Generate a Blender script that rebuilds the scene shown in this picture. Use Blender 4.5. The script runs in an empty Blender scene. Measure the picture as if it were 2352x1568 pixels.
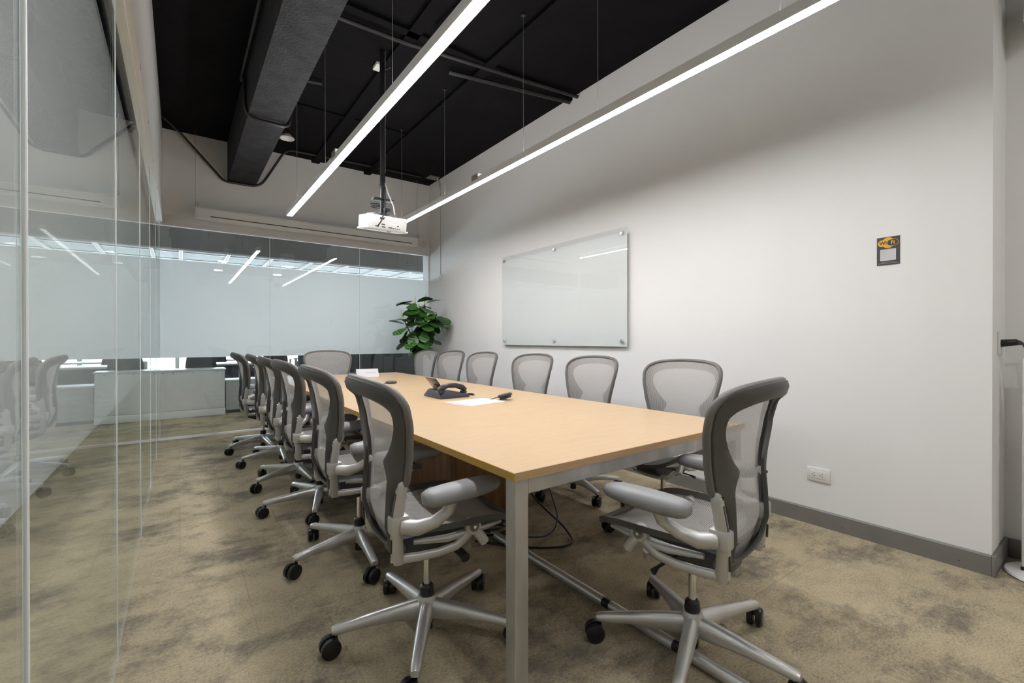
import bpy, bmesh, math, random
from mathutils import Vector, Matrix
R = math.radians
random.seed(7)
scene = bpy.context.scene
col = scene.collection

# ------------------------------------------------------------------ camera, world, exposure
CAM_H = 1.15
cd = bpy.data.cameras.new('camera'); cam = bpy.data.objects.new('camera', cd); col.objects.link(cam)
cd.sensor_width = 36.0; cd.lens = 16.0; cd.clip_start = 0.02; cd.clip_end = 500
yaw, pitch, roll = R(36.18), R(-0.2156), R(-0.056)
fw = Vector((math.sin(yaw)*math.cos(pitch), math.cos(yaw)*math.cos(pitch), math.sin(pitch)))
rt = Vector((math.cos(yaw), -math.sin(yaw), 0)); up = rt.cross(fw)
r2 = rt*math.cos(roll)+up*math.sin(roll); u2 = -rt*math.sin(roll)+up*math.cos(roll)
cam.matrix_world = Matrix(((r2.x, u2.x, -fw.x, 0), (r2.y, u2.y, -fw.y, 0), (r2.z, u2.z, -fw.z, CAM_H), (0, 0, 0, 1)))
scene.camera = cam

world = bpy.data.worlds.new('world'); scene.world = world; world.use_nodes = True
bg = world.node_tree.nodes['Background']
bg.inputs[0].default_value = (0.78, 0.88, 1.0, 1); bg.inputs[1].default_value = 12.0

vs = scene.view_settings
vs.view_transform = 'Standard'; vs.look = 'None'; vs.exposure = 0.12; vs.gamma = 1.0; vs.use_curve_mapping = False
scene.cycles.transparent_max_bounces = 32
scene.cycles.max_bounces = 10
scene.cycles.diffuse_bounces = 5
scene.cycles.glossy_bounces = 5
scene.cycles.caustics_reflective = False
scene.cycles.caustics_refractive = False
scene.cycles.sample_clamp_indirect = 6.0

LAMP = 69.0       # pendant diffuser
DOWN = 58.0       # downlights behind the camera
STRIP = .85
UP_FILL = 20.0     # added glow on top of the pendants, lifts the upper walls       # office ceiling strips

# ------------------------------------------------------------------ materials
def newmat(name):
    m = bpy.data.materials.new(name); m.use_nodes = True
    nt = m.node_tree; nt.nodes.clear()
    out = nt.nodes.new('ShaderNodeOutputMaterial')
    return m, nt, out
def N(nt, t, **kw):
    n = nt.nodes.new(t)
    for k, v in kw.items():
        if hasattr(n, k): setattr(n, k, v)
    return n
def L(nt, a, b): nt.links.new(a, b)
def setin(n, **kw):
    for k, v in kw.items():
        n.inputs[k.replace('_', ' ')].default_value = v
def pbr(name, color, rough=.5, metal=0., noise=None, bump=None, spec=.5, coat=0.):
    """noise=(scale, amount, stretch) colour variation; bump=(scale, strength)"""
    m, nt, out = newmat(name)
    b = N(nt, 'ShaderNodeBsdfPrincipled')
    b.inputs['Base Color'].default_value = (*color, 1); b.inputs['Roughness'].default_value = rough
    b.inputs['Metallic'].default_value = metal
    b.inputs['Specular IOR Level'].default_value = spec
    b.inputs['Coat Weight'].default_value = coat
    tc = N(nt, 'ShaderNodeTexCoord')
    if noise:
        sc, amt = noise[0], noise[1]; st = noise[2] if len(noise) > 2 else (1, 1, 1)
        mp = N(nt, 'ShaderNodeMapping'); mp.inputs['Scale'].default_value = st
        tx = N(nt, 'ShaderNodeTexNoise'); tx.inputs['Scale'].default_value = sc; tx.inputs['Detail'].default_value = 5
        L(nt, tc.outputs['Object'], mp.inputs[0]); L(nt, mp.outputs[0], tx.inputs[0])
        cr = N(nt, 'ShaderNodeValToRGB')
        cr.color_ramp.elements[0].position = .3; cr.color_ramp.elements[1].position = .7
        cr.color_ramp.elements[0].color = (*[c*(1-amt) for c in color], 1)
        cr.color_ramp.elements[1].color = (*[min(1, c*(1+amt)) for c in color], 1)
        L(nt, tx.outputs[0], cr.inputs[0]); L(nt, cr.outputs[0], b.inputs['Base Color'])
    if bump:
        tx = N(nt, 'ShaderNodeTexNoise'); tx.inputs['Scale'].default_value = bump[0]; tx.inputs['Detail'].default_value = 6
        bp = N(nt, 'ShaderNodeBump'); bp.inputs['Strength'].default_value = bump[1]; bp.inputs['Distance'].default_value = .01
        L(nt, tc.outputs['Object'], tx.inputs[0]); L(nt, tx.outputs[0], bp.inputs['Height']); L(nt, bp.outputs[0], b.inputs['Normal'])
    L(nt, b.outputs[0], out.inputs[0])
    return m
def emit(name, color, strength):
    m, nt, out = newmat(name)
    e = N(nt, 'ShaderNodeEmission'); e.inputs[0].default_value = (*color, 1); e.inputs[1].default_value = strength
    L(nt, e.outputs[0], out.inputs[0]); return m
def glass(name, tint):
    m, nt, out = newmat(name)
    g = N(nt, 'ShaderNodeNewGeometry')
    io = N(nt, 'ShaderNodeMix'); io.data_type = 'FLOAT'
    io.inputs[2].default_value = 1.5; io.inputs[3].default_value = 1/1.5
    L(nt, g.outputs['Backfacing'], io.inputs[0])
    fr = N(nt, 'ShaderNodeFresnel'); L(nt, io.outputs[0], fr.inputs['IOR'])
    tr = N(nt, 'ShaderNodeBsdfTransparent'); tr.inputs[0].default_value = (*tint, 1)
    gl = N(nt, 'ShaderNodeBsdfGlossy'); gl.inputs['Roughness'].default_value = 0.0; gl.inputs[0].default_value = (.97, 1, .985, 1)
    mx = N(nt, 'ShaderNodeMixShader'); L(nt, fr.outputs[0], mx.inputs[0]); L(nt, tr.outputs[0], mx.inputs[1]); L(nt, gl.outputs[0], mx.inputs[2])
    L(nt, mx.outputs[0], out.inputs[0]); return m

M = {}
M['white_wall'] = pbr('white_wall_paint', (.82, .81, .80), .85, noise=(1.2, .012), bump=(220, .05))
M['white_trim'] = pbr('white_trim', (.86, .855, .835), .45, noise=(4, .02))
M['black_paint'] = pbr('black_ceiling_paint', (.0034, .0030, .0037), .8, noise=(3.0, .25), bump=(14, .5), spec=.12)
M['beam_paint'] = pbr('beam_grey_black_paint', (.026, .026, .029), .7, noise=(9, .35), bump=(55, .9), spec=.2)
M['baseboard'] = pbr('grey_baseboard', (.19, .18, .165), .5, noise=(6, .08))
M['plastic_white'] = pbr('white_plastic', (.78, .77, .75), .35, noise=(8, .02))
M['proj_white'] = pbr('projector_white', (.74, .74, .73), .35, noise=(10, .015))
M['black'] = pbr('black_plastic', (.012, .012, .013), .38, noise=(30, .2))
M['caster'] = pbr('caster_black', (.009, .009, .010), .32, noise=(40, .2))
M['darkgrey'] = pbr('dark_grey_plastic', (.05, .05, .055), .4, noise=(20, .15))
M['frame'] = pbr('chair_grey_plastic', (.145, .137, .127), .42, noise=(12, .07), bump=(600, .04))
M['shell'] = pbr('chair_dark_shell', (.078, .073, .068), .45, noise=(12, .08), bump=(600, .04))
M['alu'] = pbr('satin_aluminium', (.64, .625, .60), .36, metal=.7, noise=(10, .06), bump=(300, .02))
M['alu_light'] = pbr('cast_aluminium_grey', (.56, .545, .52), .42, metal=.5, noise=(9, .05), bump=(400, .03))
M['chrome'] = pbr('chrome', (.8, .8, .8), .12, metal=1., noise=(5, .02))
M['pad'] = pbr('armpad_grey', (.27, .268, .272), .42, noise=(8, .05), bump=(500, .05))
M['steel'] = pbr('table_steel', (.52, .51, .50), .42, metal=.8, noise=(14, .14, (1, 1, .3)), bump=(90, .05))
M['lamp_body'] = pbr('lamp_aluminium', (.74, .72, .69), .4, metal=.1, noise=(6, .03))
M['wire'] = pbr('steel_wire', (.35, .34, .34), .4, metal=.6, noise=(5, .05))
M['diffuser'] = emit('lamp_diffuser', (.985, .985, 1.0), LAMP)
M['up_fill'] = emit('added_up_fill', (.985, .985, 1.0), UP_FILL)
M['downlight'] = emit('downlight_lens', (1.0, .985, .96), DOWN)
M['corridor_fill_lens'] = emit('corridor_fill_lens', (.93, .97, 1.0), 10.0)
M['passage_fill_lens'] = emit('passage_fill_lens', (.93, .97, 1.0), 3.5)
M['office_strip'] = emit('office_strip_light', (.93, .97, 1.0), STRIP)
M['glass'] = glass('clear_glass', (.972, .985, .981))
M['board_glass'] = glass('board_glass', (.98, .985, .983))
M['seam'] = pbr('glass_edge_seal', (.80, .83, .82), .25, noise=(3, .1, (1, 1, .2)))
M['brown_wood'] = pbr('brown_wood_panel', (.235, .115, .05), .45, noise=(3.5, .35, (6, 6, .5)))
M['bark'] = pbr('plant_bark', (.06, .035, .022), .8, noise=(25, .3), bump=(60, .6))
M['spike'] = pbr('leaf_bud', (.62, .52, .03), .5, noise=(9, .1))
M['pot'] = pbr('pot_grey', (.20, .22, .24), .6, noise=(8, .1))
M['soil'] = pbr('soil', (.04, .03, .02), .95, noise=(40, .4), bump=(60, 1))
M['paper'] = pbr('paper_white', (.58, .58, .59), .8, noise=(5, .015))
M['ink'] = pbr('ink_dark', (.09, .09, .11), .7, noise=(20, .2))
M['phone'] = pbr('phone_black', (.020, .022, .030), .33, noise=(20, .15))
M['phone_base'] = pbr('phone_slate', (.038, .042, .062), .4, noise=(20, .15))
M['screen'] = pbr('phone_screen', (.02, .018, .015), .08, noise=(5, .2))
M['blue'] = pbr('blue_cable', (.03, .05, .16), .45, noise=(20, .15))
M['green'] = pbr('green_sticker', (.30, .62, .34), .5, noise=(10, .1))
M['office_grey'] = pbr('office_grey_panel', (.50, .50, .48), .5, noise=(5, .05))
M['office_white'] = pbr('credenza_white', (.80, .82, .80), .35, noise=(3, .05))
M['office_ceiling'] = pbr('office_ceiling_panel', (.20, .235, .25), .6, noise=(2.5, .12, (8, 1, 1)))
M['soffit'] = pbr('grey_concrete_soffit', (.16, .157, .147), .8, noise=(1.6, .06), bump=(40, .15))
M['office_dark'] = pbr('office_dark', (.05, .055, .06), .6, noise=(6, .25))
M['building'] = pbr('far_building', (.72, .70, .66), .8, noise=(.3, .06))
M['building_glass'] = pbr('far_building_glass', (.30, .36, .42), .3, noise=(.5, .2))
M['sign_black'] = pbr('sign_black', (.040, .036, .040), .5, noise=(10, .1))
M['sign_yellow'] = pbr('sign_yellow', (.78, .42, .02), .5, noise=(10, .04))
M['sign_grey'] = pbr('sign_pale_panel', (.58, .55, .57), .6, noise=(10, .05))
M['sign_print'] = pbr('sign_fine_print', (.34, .30, .30), .6, noise=(10, .1))
M['mullion'] = pbr('window_mullion', (.55, .58, .60), .4, noise=(5, .05))
M['outlet_dark'] = pbr('outlet_slots', (.12, .11, .11), .6, noise=(10, .1))
M['groove'] = pbr('shadow_groove', (.045, .04, .036), .7, noise=(10, .1))
M['edge_yellow'] = pbr('table_edge_band', (.46, .285, .045), .45, noise=(4, .10, (1, 1, 8)))
M['vine'] = pbr('vine_green', (.09, .12, .04), .6, noise=(30, .3))

def frosted():
    m, nt, out = newmat('frosted_film')
    tc = N(nt, 'ShaderNodeTexCoord'); tx = N(nt, 'ShaderNodeTexNoise'); tx.inputs['Scale'].default_value = 1.5
    L(nt, tc.outputs['Object'], tx.inputs[0])
    cr = N(nt, 'ShaderNodeValToRGB'); cr.color_ramp.elements[0].color = (.86, .88, .885, 1); cr.color_ramp.elements[1].color = (.89, .905, .91, 1)
    L(nt, tx.outputs[0], cr.inputs[0])
    d = N(nt, 'ShaderNodeBsdfDiffuse'); t = N(nt, 'ShaderNodeBsdfTranslucent'); mx = N(nt, 'ShaderNodeMixShader')
    L(nt, cr.outputs[0], d.inputs[0]); L(nt, cr.outputs[0], t.inputs[0]); mx.inputs[0].default_value = .30
    L(nt, d.outputs[0], mx.inputs[1]); L(nt, t.outputs[0], mx.inputs[2]); L(nt, mx.outputs[0], out.inputs[0]); return m
M['film'] = frosted()

def carpet():
    m, nt, out = newmat('carpet_loop_pile')
    tc = N(nt, 'ShaderNodeTexCoord')
    def noise(scale, stretch, detail=6, rough=.6, rot=0):
        mp = N(nt, 'ShaderNodeMapping'); mp.inputs['Scale'].default_value = stretch; mp.inputs['Rotation'].default_value = (0, 0, R(rot))
        n = N(nt, 'ShaderNodeTexNoise'); n.inputs['Scale'].default_value = scale; n.inputs['Detail'].default_value = detail; n.inputs['Roughness'].default_value = rough
        L(nt, tc.outputs['Object'], mp.inputs[0]); L(nt, mp.outputs[0], n.inputs[0]); return n
    fine = noise(75, (1, 1.7, 1), 6, .85, 12)
    mid = noise(5, (1, 1.5, 1), 8, .72, 20)
    big = noise(.9, (1, 1.3, 1), 5, .6)
    def mathn(op, a, b):
        n = N(nt, 'ShaderNodeMath'); n.operation = op
        for i, x in enumerate((a, b)):
            if isinstance(x, (int, float)): n.inputs[i].default_value = x
            else: L(nt, x, n.inputs[i])
        return n.outputs[0]
    s = mathn('ADD', mathn('MULTIPLY', fine.outputs[0], .78), mathn('MULTIPLY', mid.outputs[0], .34))
    s = mathn('ADD', s, mathn('MULTIPLY', big.outputs[0], .30))
    cr = N(nt, 'ShaderNodeValToRGB'); e = cr.color_ramp.elements
    e[0].position = .53; e[0].color = (.15, .128, .096, 1); e[1].position = .90; e[1].color = (.70, .59, .40, 1)
    a = e.new(.64); a.color = (.415, .348, .24, 1); a = e.new(.74); a.color = (.56, .47, .315, 1)
    L(nt, s, cr.inputs[0])
    # worn grey patches and dark flecks of the weave
    def overlay(base, n, p0, p1, colr, amt):
        r = N(nt, 'ShaderNodeMapRange'); r.inputs[1].default_value = p0; r.inputs[2].default_value = p1; r.inputs[3].default_value = 0; r.inputs[4].default_value = amt
        L(nt, n.outputs[0], r.inputs[0])
        x = N(nt, 'ShaderNodeMix'); x.data_type = 'RGBA'; L(nt, r.outputs[0], x.inputs[0]); L(nt, base, x.inputs[6]); x.inputs[7].default_value = (*colr, 1)
        return x.outputs[2]
    patch = noise(1.7, (1, 1.4, 1), 10, .78, 8)
    fleck = noise(85, (1, 2.2, 1), 5, .75, 14)
    colo = overlay(cr.outputs[0], patch, .49, .62, (.15, .134, .115), .78)
    colo = overlay(colo, fleck, .57, .70, (.10, .085, .065), .8)
    # carpet tile joints
    br = N(nt, 'ShaderNodeTexBrick'); br.offset = .5
    setin(br, Scale=1.0, Mortar_Size=.0035, Brick_Width=.5, Row_Height=1.0)
    br.inputs['Color1'].default_value = (1, 1, 1, 1); br.inputs['Color2'].default_value = (.95, .95, .95, 1); br.inputs['Mortar'].default_value = (.86, .86, .86, 1)
    L(nt, tc.outputs['Object'], br.inputs[0])
    mu = N(nt, 'ShaderNodeMix'); mu.data_type = 'RGBA'; mu.blend_type = 'MULTIPLY'; mu.inputs[0].default_value = 1
    L(nt, colo, mu.inputs[6]); L(nt, br.outputs[0], mu.inputs[7])
    b = N(nt, 'ShaderNodeBsdfPrincipled'); b.inputs['Roughness'].default_value = .95; b.inputs['Specular IOR Level'].default_value = .1
    L(nt, mu.outputs[2], b.inputs['Base Color'])
    fb = noise(190, (1, 1, 1), 3, .7)
    bp = N(nt, 'ShaderNodeBump'); bp.inputs['Strength'].default_value = .7; bp.inputs['Distance'].default_value = .006
    L(nt, mathn('ADD', fb.outputs[0], fine.outputs[0]), bp.inputs['Height']); L(nt, bp.outputs[0], b.inputs['Normal'])
    L(nt, b.outputs[0], out.inputs[0]); return m
M['carpet'] = carpet()

def maple(name, base, rough):
    m, nt, out = newmat(name)
    tc = N(nt, 'ShaderNodeTexCoord'); mp = N(nt, 'ShaderNodeMapping'); mp.inputs['Scale'].default_value = (1.2, 26, 26); mp.inputs['Rotation'].default_value = (0, 0, R(0))
    L(nt, tc.outputs['Object'], mp.inputs[0])
    n = N(nt, 'ShaderNodeTexNoise'); n.inputs['Scale'].default_value = 6; n.inputs['Detail'].default_value = 8; n.inputs['Roughness'].default_value = .65
    L(nt, mp.outputs[0], n.inputs[0])
    cr = N(nt, 'ShaderNodeValToRGB'); e = cr.color_ramp.elements
    e[0].position = .3; e[0].color = (*[c*.86 for c in base], 1); e[1].position = .7; e[1].color = (*[min(1, c*1.07) for c in base], 1)
    L(nt, n.outputs[0], cr.inputs[0])
    b = N(nt, 'ShaderNodeBsdfPrincipled'); b.inputs['Roughness'].default_value = rough
    L(nt, cr.outputs[0], b.inputs['Base Color'])
    bp = N(nt, 'ShaderNodeBump'); bp.inputs['Strength'].default_value = .05; bp.inputs['Distance'].default_value = .002
    L(nt, n.outputs[0], bp.inputs['Height']); L(nt, bp.outputs[0], b.inputs['Normal'])
    L(nt, b.outputs[0], out.inputs[0]); return m
M['maple'] = maple('maple_laminate', (.60, .415, .24), .30)
M['maple_edge'] = maple('maple_edge', (.50, .325, .175), .45)

def pellicle():
    m, nt, out = newmat('woven_pellicle')
    uv = N(nt, 'ShaderNodeUVMap')
    sep = N(nt, 'ShaderNodeSeparateXYZ'); L(nt, uv.outputs[0], sep.inputs[0])
    def mathn(op, a, b=0.):
        n = N(nt, 'ShaderNodeMath'); n.operation = op
        for i, x in enumerate((a, b)):
            if isinstance(x, (int, float)): n.inputs[i].default_value = x
            else: L(nt, x, n.inputs[i])
        return n.outputs[0]
    # uv in metres: ribs every 6 mm, cross threads every 3 mm
    ribs = mathn('SINE', mathn('MULTIPLY', sep.outputs[0], 2*math.pi/.0062))
    cross = mathn('SINE', mathn('MULTIPLY', sep.outputs[1], 2*math.pi/.0034))
    hole = mathn('ADD', mathn('MULTIPLY', ribs, .75), mathn('MULTIPLY', cross, .25))
    mr = N(nt, 'ShaderNodeMapRange'); mr.inputs[1].default_value = .05; mr.inputs[2].default_value = .75; mr.inputs[3].default_value = 0.04; mr.inputs[4].default_value = .78
    L(nt, hole, mr.inputs[0])
    b = N(nt, 'ShaderNodeBsdfPrincipled'); b.inputs['Base Color'].default_value = (.46, .44, .425, 1); b.inputs['Roughness'].default_value = .5
    b.inputs['Sheen Weight'].default_value = .1
    tl = N(nt, 'ShaderNodeBsdfTranslucent'); tl.inputs[0].default_value = (.46, .44, .425, 1)
    m0 = N(nt, 'ShaderNodeMixShader'); m0.inputs[0].default_value = .2
    L(nt, b.outputs[0], m0.inputs[1]); L(nt, tl.outputs[0], m0.inputs[2])
    t = N(nt, 'ShaderNodeBsdfTransparent'); mx = N(nt, 'ShaderNodeMixShader')
    L(nt, mr.outputs[0], mx.inputs[0]); L(nt, m0.outputs[0], mx.inputs[1]); L(nt, t.outputs[0], mx.inputs[2])
    L(nt, mx.outputs[0], out.inputs[0]); return m
M['mesh'] = pellicle()

def leafmat():
    m, nt, out = newmat('fig_leaf')
    uv = N(nt, 'ShaderNodeUVMap'); sep = N(nt, 'ShaderNodeSeparateXYZ'); L(nt, uv.outputs[0], sep.inputs[0])
    w = N(nt, 'ShaderNodeTexWave'); w.bands_direction = 'DIAGONAL'; w.inputs['Scale'].default_value = 3.2; w.inputs['Distortion'].default_value = 1.5
    L(nt, uv.outputs[0], w.inputs[0])
    oi = N(nt, 'ShaderNodeObjectInfo')
    cr = N(nt, 'ShaderNodeValToRGB'); e = cr.color_ramp.elements
    e[0].color = (.018, .065, .012, 1); e[1].color = (.06, .17, .03, 1); e[0].position = .2; e[1].position = .95
    L(nt, w.outputs[0], cr.inputs[0])
    hs = N(nt, 'ShaderNodeHueSaturation'); L(nt, cr.outputs[0], hs.inputs['Color'])
    mr = N(nt, 'ShaderNodeMapRange'); mr.inputs[3].default_value = .6; mr.inputs[4].default_value = 1.7; L(nt, oi.outputs['Random'], mr.inputs[0]); L(nt, mr.outputs[0], hs.inputs['Value'])
    b = N(nt, 'ShaderNodeBsdfPrincipled'); b.inputs['Roughness'].default_value = .32; L(nt, hs.outputs[0], b.inputs['Base Color'])
    bp = N(nt, 'ShaderNodeBump'); bp.inputs['Strength'].default_value = .4; bp.inputs['Distance'].default_value = .004
    L(nt, w.outputs[0], bp.inputs['Height']); L(nt, bp.outputs[0], b.inputs['Normal'])
    L(nt, b.outputs[0], out.inputs[0]); return m
M['leaf'] = leafmat()

# ------------------------------------------------------------------ mesh helpers
class MB:
    """collects shapes, builds ONE mesh object"""
    def __init__(s): s.bm = bmesh.new(); s.uvs = None
    def box(s, a, b, bevel=0., seg=2, mat=None):
        r = bmesh.ops.create_cube(s.bm, size=1.0); vs_ = r['verts']
        c = [(a[i]+b[i])/2 for i in range(3)]; d = [abs(b[i]-a[i]) for i in range(3)]
        for v in vs_: v.co = Vector((c[0]+v.co.x*d[0], c[1]+v.co.y*d[1], c[2]+v.co.z*d[2]))
        if bevel > 0:
            es = list({e for v in vs_ for e in v.link_edges})
            rr = bmesh.ops.bevel(s.bm, geom=es, offset=bevel, segments=seg, profile=.5, affect='EDGES')
            vs_ = list({v for f in rr['faces'] for v in f.verts} | {v for v in vs_ if v.is_valid})
        if mat is not None: bmesh.ops.transform(s.bm, matrix=mat, verts=[v for v in vs_ if v.is_valid])
        return s
    def tube(s, pts, r, n=10, closed=False, flat=1.0, upv=None, caps=True):
        """sweep a round/elliptic section; r scalar or list; flat squashes along the second axis"""
        pts = [Vector(p) for p in pts]; m = len(pts)
        rs = r if isinstance(r, (list, tuple)) else [r]*m
        rings = []; prev = None
        for i, p in enumerate(pts):
            if closed: t = pts[(i+1) % m]-pts[i-1]
            else: t = pts[min(i+1, m-1)]-pts[max(i-1, 0)]
            t.normalize()
            if upv is not None:
                a = Vector(upv) - t*t.dot(Vector(upv))
                if a.length < 1e-4: a = t.orthogonal()
            elif prev is None: a = t.orthogonal()
            else: a = prev - t*t.dot(prev)
            a.normalize(); prev = a; b = t.cross(a)
            fl = flat[i] if isinstance(flat, (list, tuple)) else flat
            rings.append([s.bm.verts.new(p + a*math.cos(2*math.pi*k/n)*rs[i] + b*math.sin(2*math.pi*k/n)*rs[i]*fl) for k in range(n)])
        for i in range(m if closed else m-1):
            A, B = rings[i], rings[(i+1) % m]
            for k in range(n): s.bm.faces.new((A[k], A[(k+1) % n], B[(k+1) % n], B[k]))
        if not closed and caps:
            s.bm.faces.new(list(reversed(rings[0]))); s.bm.faces.new(rings[-1])
        return s
    def lathe(s, prof, n=20, axis='Z', loc=(0, 0, 0), caps=True):
        """prof [(r,h)...] revolved"""
        loc = Vector(loc); rings = []
        for r, h in prof:
            if r < 1e-6:
                c = {'Z': (0, 0, h), 'X': (h, 0, 0), 'Y': (0, h, 0)}[axis]; rings.append([s.bm.verts.new(loc+Vector(c))]); continue
            ring = []
            for k in range(n):
                a = 2*math.pi*k/n; c, d = r*math.cos(a), r*math.sin(a)
                ring.append(s.bm.verts.new(loc+Vector({'Z': (c, d, h), 'X': (h, c, d), 'Y': (d, h, c)}[axis])))
            rings.append(ring)
        for A, B in zip(rings, rings[1:]):
            for k in range(n):
                k2 = (k+1) % n
                if len(A) == 1 and len(B) == 1: continue
                if len(A) == 1: s.bm.faces.new((A[0], B[k2], B[k]))
                elif len(B) == 1: s.bm.faces.new((A[k], A[k2], B[0]))
                else: s.bm.faces.new((A[k], A[k2], B[k2], B[k]))
        for ring, rev in ((rings[0], True), (rings[-1], False)):
            if caps and len(ring) > 1: s.bm.faces.new(list(reversed(ring)) if rev else ring)
        return s
    def prism(s, poly, axis, lo, hi, bevel=0.):
        """poly 2D extruded along axis; poly coords are the other two axes in xyz order"""
        def P(q, h):
            return {'X': (h, q[0], q[1]), 'Y': (q[0], h, q[1]), 'Z': (q[0], q[1], h)}[axis]
        A = [s.bm.verts.new(P(q, lo)) for q in poly]; B = [s.bm.verts.new(P(q, hi)) for q in poly]; n = len(poly)
        fs = [s.bm.faces.new(A), s.bm.faces.new(list(reversed(B)))]
        for k in range(n): fs.append(s.bm.faces.new((A[k], B[k], B[(k+1) % n], A[(k+1) % n])))
        if bevel > 0:
            es = list({e for f in fs for e in f.edges})
            bmesh.ops.bevel(s.bm, geom=es, offset=bevel, segments=2, profile=.5, affect='EDGES')
        return s
    def grid(s, nu, nv, fn, uvfn=None):
        g = [[s.bm.verts.new(fn(i/nu, j/nv)) for j in range(nv+1)] for i in range(nu+1)]
        lay = s.bm.loops.layers.uv.verify() if uvfn else None
        for i in range(nu):
            for j in range(nv):
                f = s.bm.faces.new((g[i][j], g[i+1][j], g[i+1][j+1], g[i][j+1]))
                if lay:
                    for lp, (a, b) in zip(f.loops, ((i, j), (i+1, j), (i+1, j+1), (i, j+1))): lp[lay].uv = uvfn(a/nu, b/nv)
        return s
    def xf(s, mat): bmesh.ops.transform(s.bm, matrix=mat, verts=s.bm.verts[:]); return s
    def build(s, name, mat, parent=None, smooth=True, angle=35):
        bm = s.bm
        bmesh.ops.recalc_face_normals(bm, faces=bm.faces[:])
        if smooth:
            ca = math.cos(R(angle))
            for f in bm.faces: f.smooth = True
            for e in bm.edges:
                if len(e.link_faces) == 2 and e.link_faces[0].normal.dot(e.link_faces[1].normal) < ca: e.smooth = False
        me = bpy.data.meshes.new(name); bm.to_mesh(me); bm.free()
        me.materials.append(M[mat] if isinstance(mat, str) else mat)
        o = bpy.data.objects.new(name, me); col.objects.link(o)
        if parent is not None: o.parent = parent
        return o

def tag(o, label=None, cat=None, group=None, kind=None):
    if label: o['label'] = label
    if cat: o['category'] = cat
    if group: o['group'] = group
    if kind: o['kind'] = kind
    return o
def empty(name, loc, rz=0.):
    o = bpy.data.objects.new(name, None); col.objects.link(o); o.location = loc; o.rotation_euler = (0, 0, rz); o.empty_display_size = .1
    return o
def thing(name, label, cat, loc=(0, 0, 0), rz=0., group=None): return tag(empty(name, loc, rz), label, cat, group)
def struct(name, mb, mat, label=None, parent=None, smooth=True):
    o = mb.build(name, mat, parent, smooth)
    if parent is None: tag(o, label, kind='structure')
    return o
def copy_tree(o, parent=None):
    c = o.copy(); col.objects.link(c)
    if parent is not None: c.parent = parent
    for ch in list(o.children): copy_tree(ch, c)
    return c
def slab(a, b): return MB().box(a, b)

# ------------------------------------------------------------------ the room
XW, YB, ZC, XG, ZG = 3.19, 6.58, 3.58, -0.18, 2.49      # right wall, back wall, ceiling, left glass, glass head
YN = -6.5
XR = 3.55; YR = .407                                     # recess beside the corner
struct('floor', MB().box((-4.2, YN, -.05), (7.0, 15.0, 0)), 'carpet', 'mottled beige and grey carpet tile floor')
struct('ceiling', MB().box((-4.2, YN, ZC), (XR+.2, YB+.1, ZC+.1)), 'black_paint', 'black painted open ceiling slab')
struct('wall_right', MB().box((XW, YR, 0), (XR+.12, YB+.12, ZC)), 'white_wall', 'long white wall carrying the glass board')
struct('wall_recess', MB().box((XR, YN, 0), (XR+.12, YR, ZC)), 'white_wall', 'white recessed wall beyond the corner')
struct('wall_near', MB().box((-4.2, YN-.1, 0), (XR+.12, YN, ZC)), 'white_wall', 'white wall behind the viewpoint')
struct('wall_back', MB().box((XG-.05, YB, ZG), (XW, YB+.10, ZC)), 'white_wall', 'white wall above the back glass')
struct('wall_left_header', MB().box((-.225, YN, ZG), (-.150, YB, ZC)), 'white_trim', 'white header above the left glass')
struct('wall_corridor', MB().box((-2.5, YN, 0), (-2.4, 7.4, ZC)), 'white_wall', 'white corridor wall beyond the left glass')
struct('trim_1', MB().box((-.235, YN, ZG-.012), (-.172, YB, ZG)), 'white_trim', 'white channel along the left header')
struct('trim_2', MB().box((XG, YB-.012, ZG-.022), (XW, YB+.03, ZG)), 'white_trim', 'white channel along the head of the back glass')
struct('trim_3', MB().box((XG-.01, YB-.012, 0), (XW, YB+.022, .024)), 'white_trim', 'white floor channel under the back glass')
struct('trim_4', MB().box((XG-.009, YN, 0), (XG-.001, YB, .004)), 'seam', 'thin floor track under the left glass')
struct('trim_5', MB().box((XW-.014, YB-.006, 0), (XW, YB+.02, ZG)), 'white_trim', 'slim white jamb in the far corner')
# small clips along the header
tr = bpy.data.objects['wall_left_header']
for y in (2.9, 3.6, 4.35, 5.1, 5.85):
    MB().box((-.151, y-.03, ZG+.006), (-.1492, y+.03, ZG+.012)).build('clip_slot', 'groove', tr, False)
# baseboards
def bb(name, mb, lab): struct(name, mb, 'baseboard', lab)
bbr = struct('baseboard_right', MB().prism([(XW, 0), (XW-.016, 0), (XW-.016, .094), (XW-.010, .100), (XW, .100)], 'Y', YR+.0002, YB-.02), 'baseboard', 'grey baseboard along the white wall')
struct('baseboard_return', MB().box((XW-.016, YR-.016, 0), (XR, YR, .10), .004), 'baseboard', 'grey baseboard on the wall return')
struct('baseboard_recess', MB().box((XR-.016, YN, 0), (XR, YR-.016, .10), .004), 'baseboard', 'grey baseboard on the recessed wall')
for y in (.52, 1.02, 2.2, 3.4):
    MB().lathe([(.0, -.0012), (.0035, -.001), (.0035, .0)], 8, 'X', (XW-.0165, y, .035)).build('nail_head', 'groove', bbr)

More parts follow.
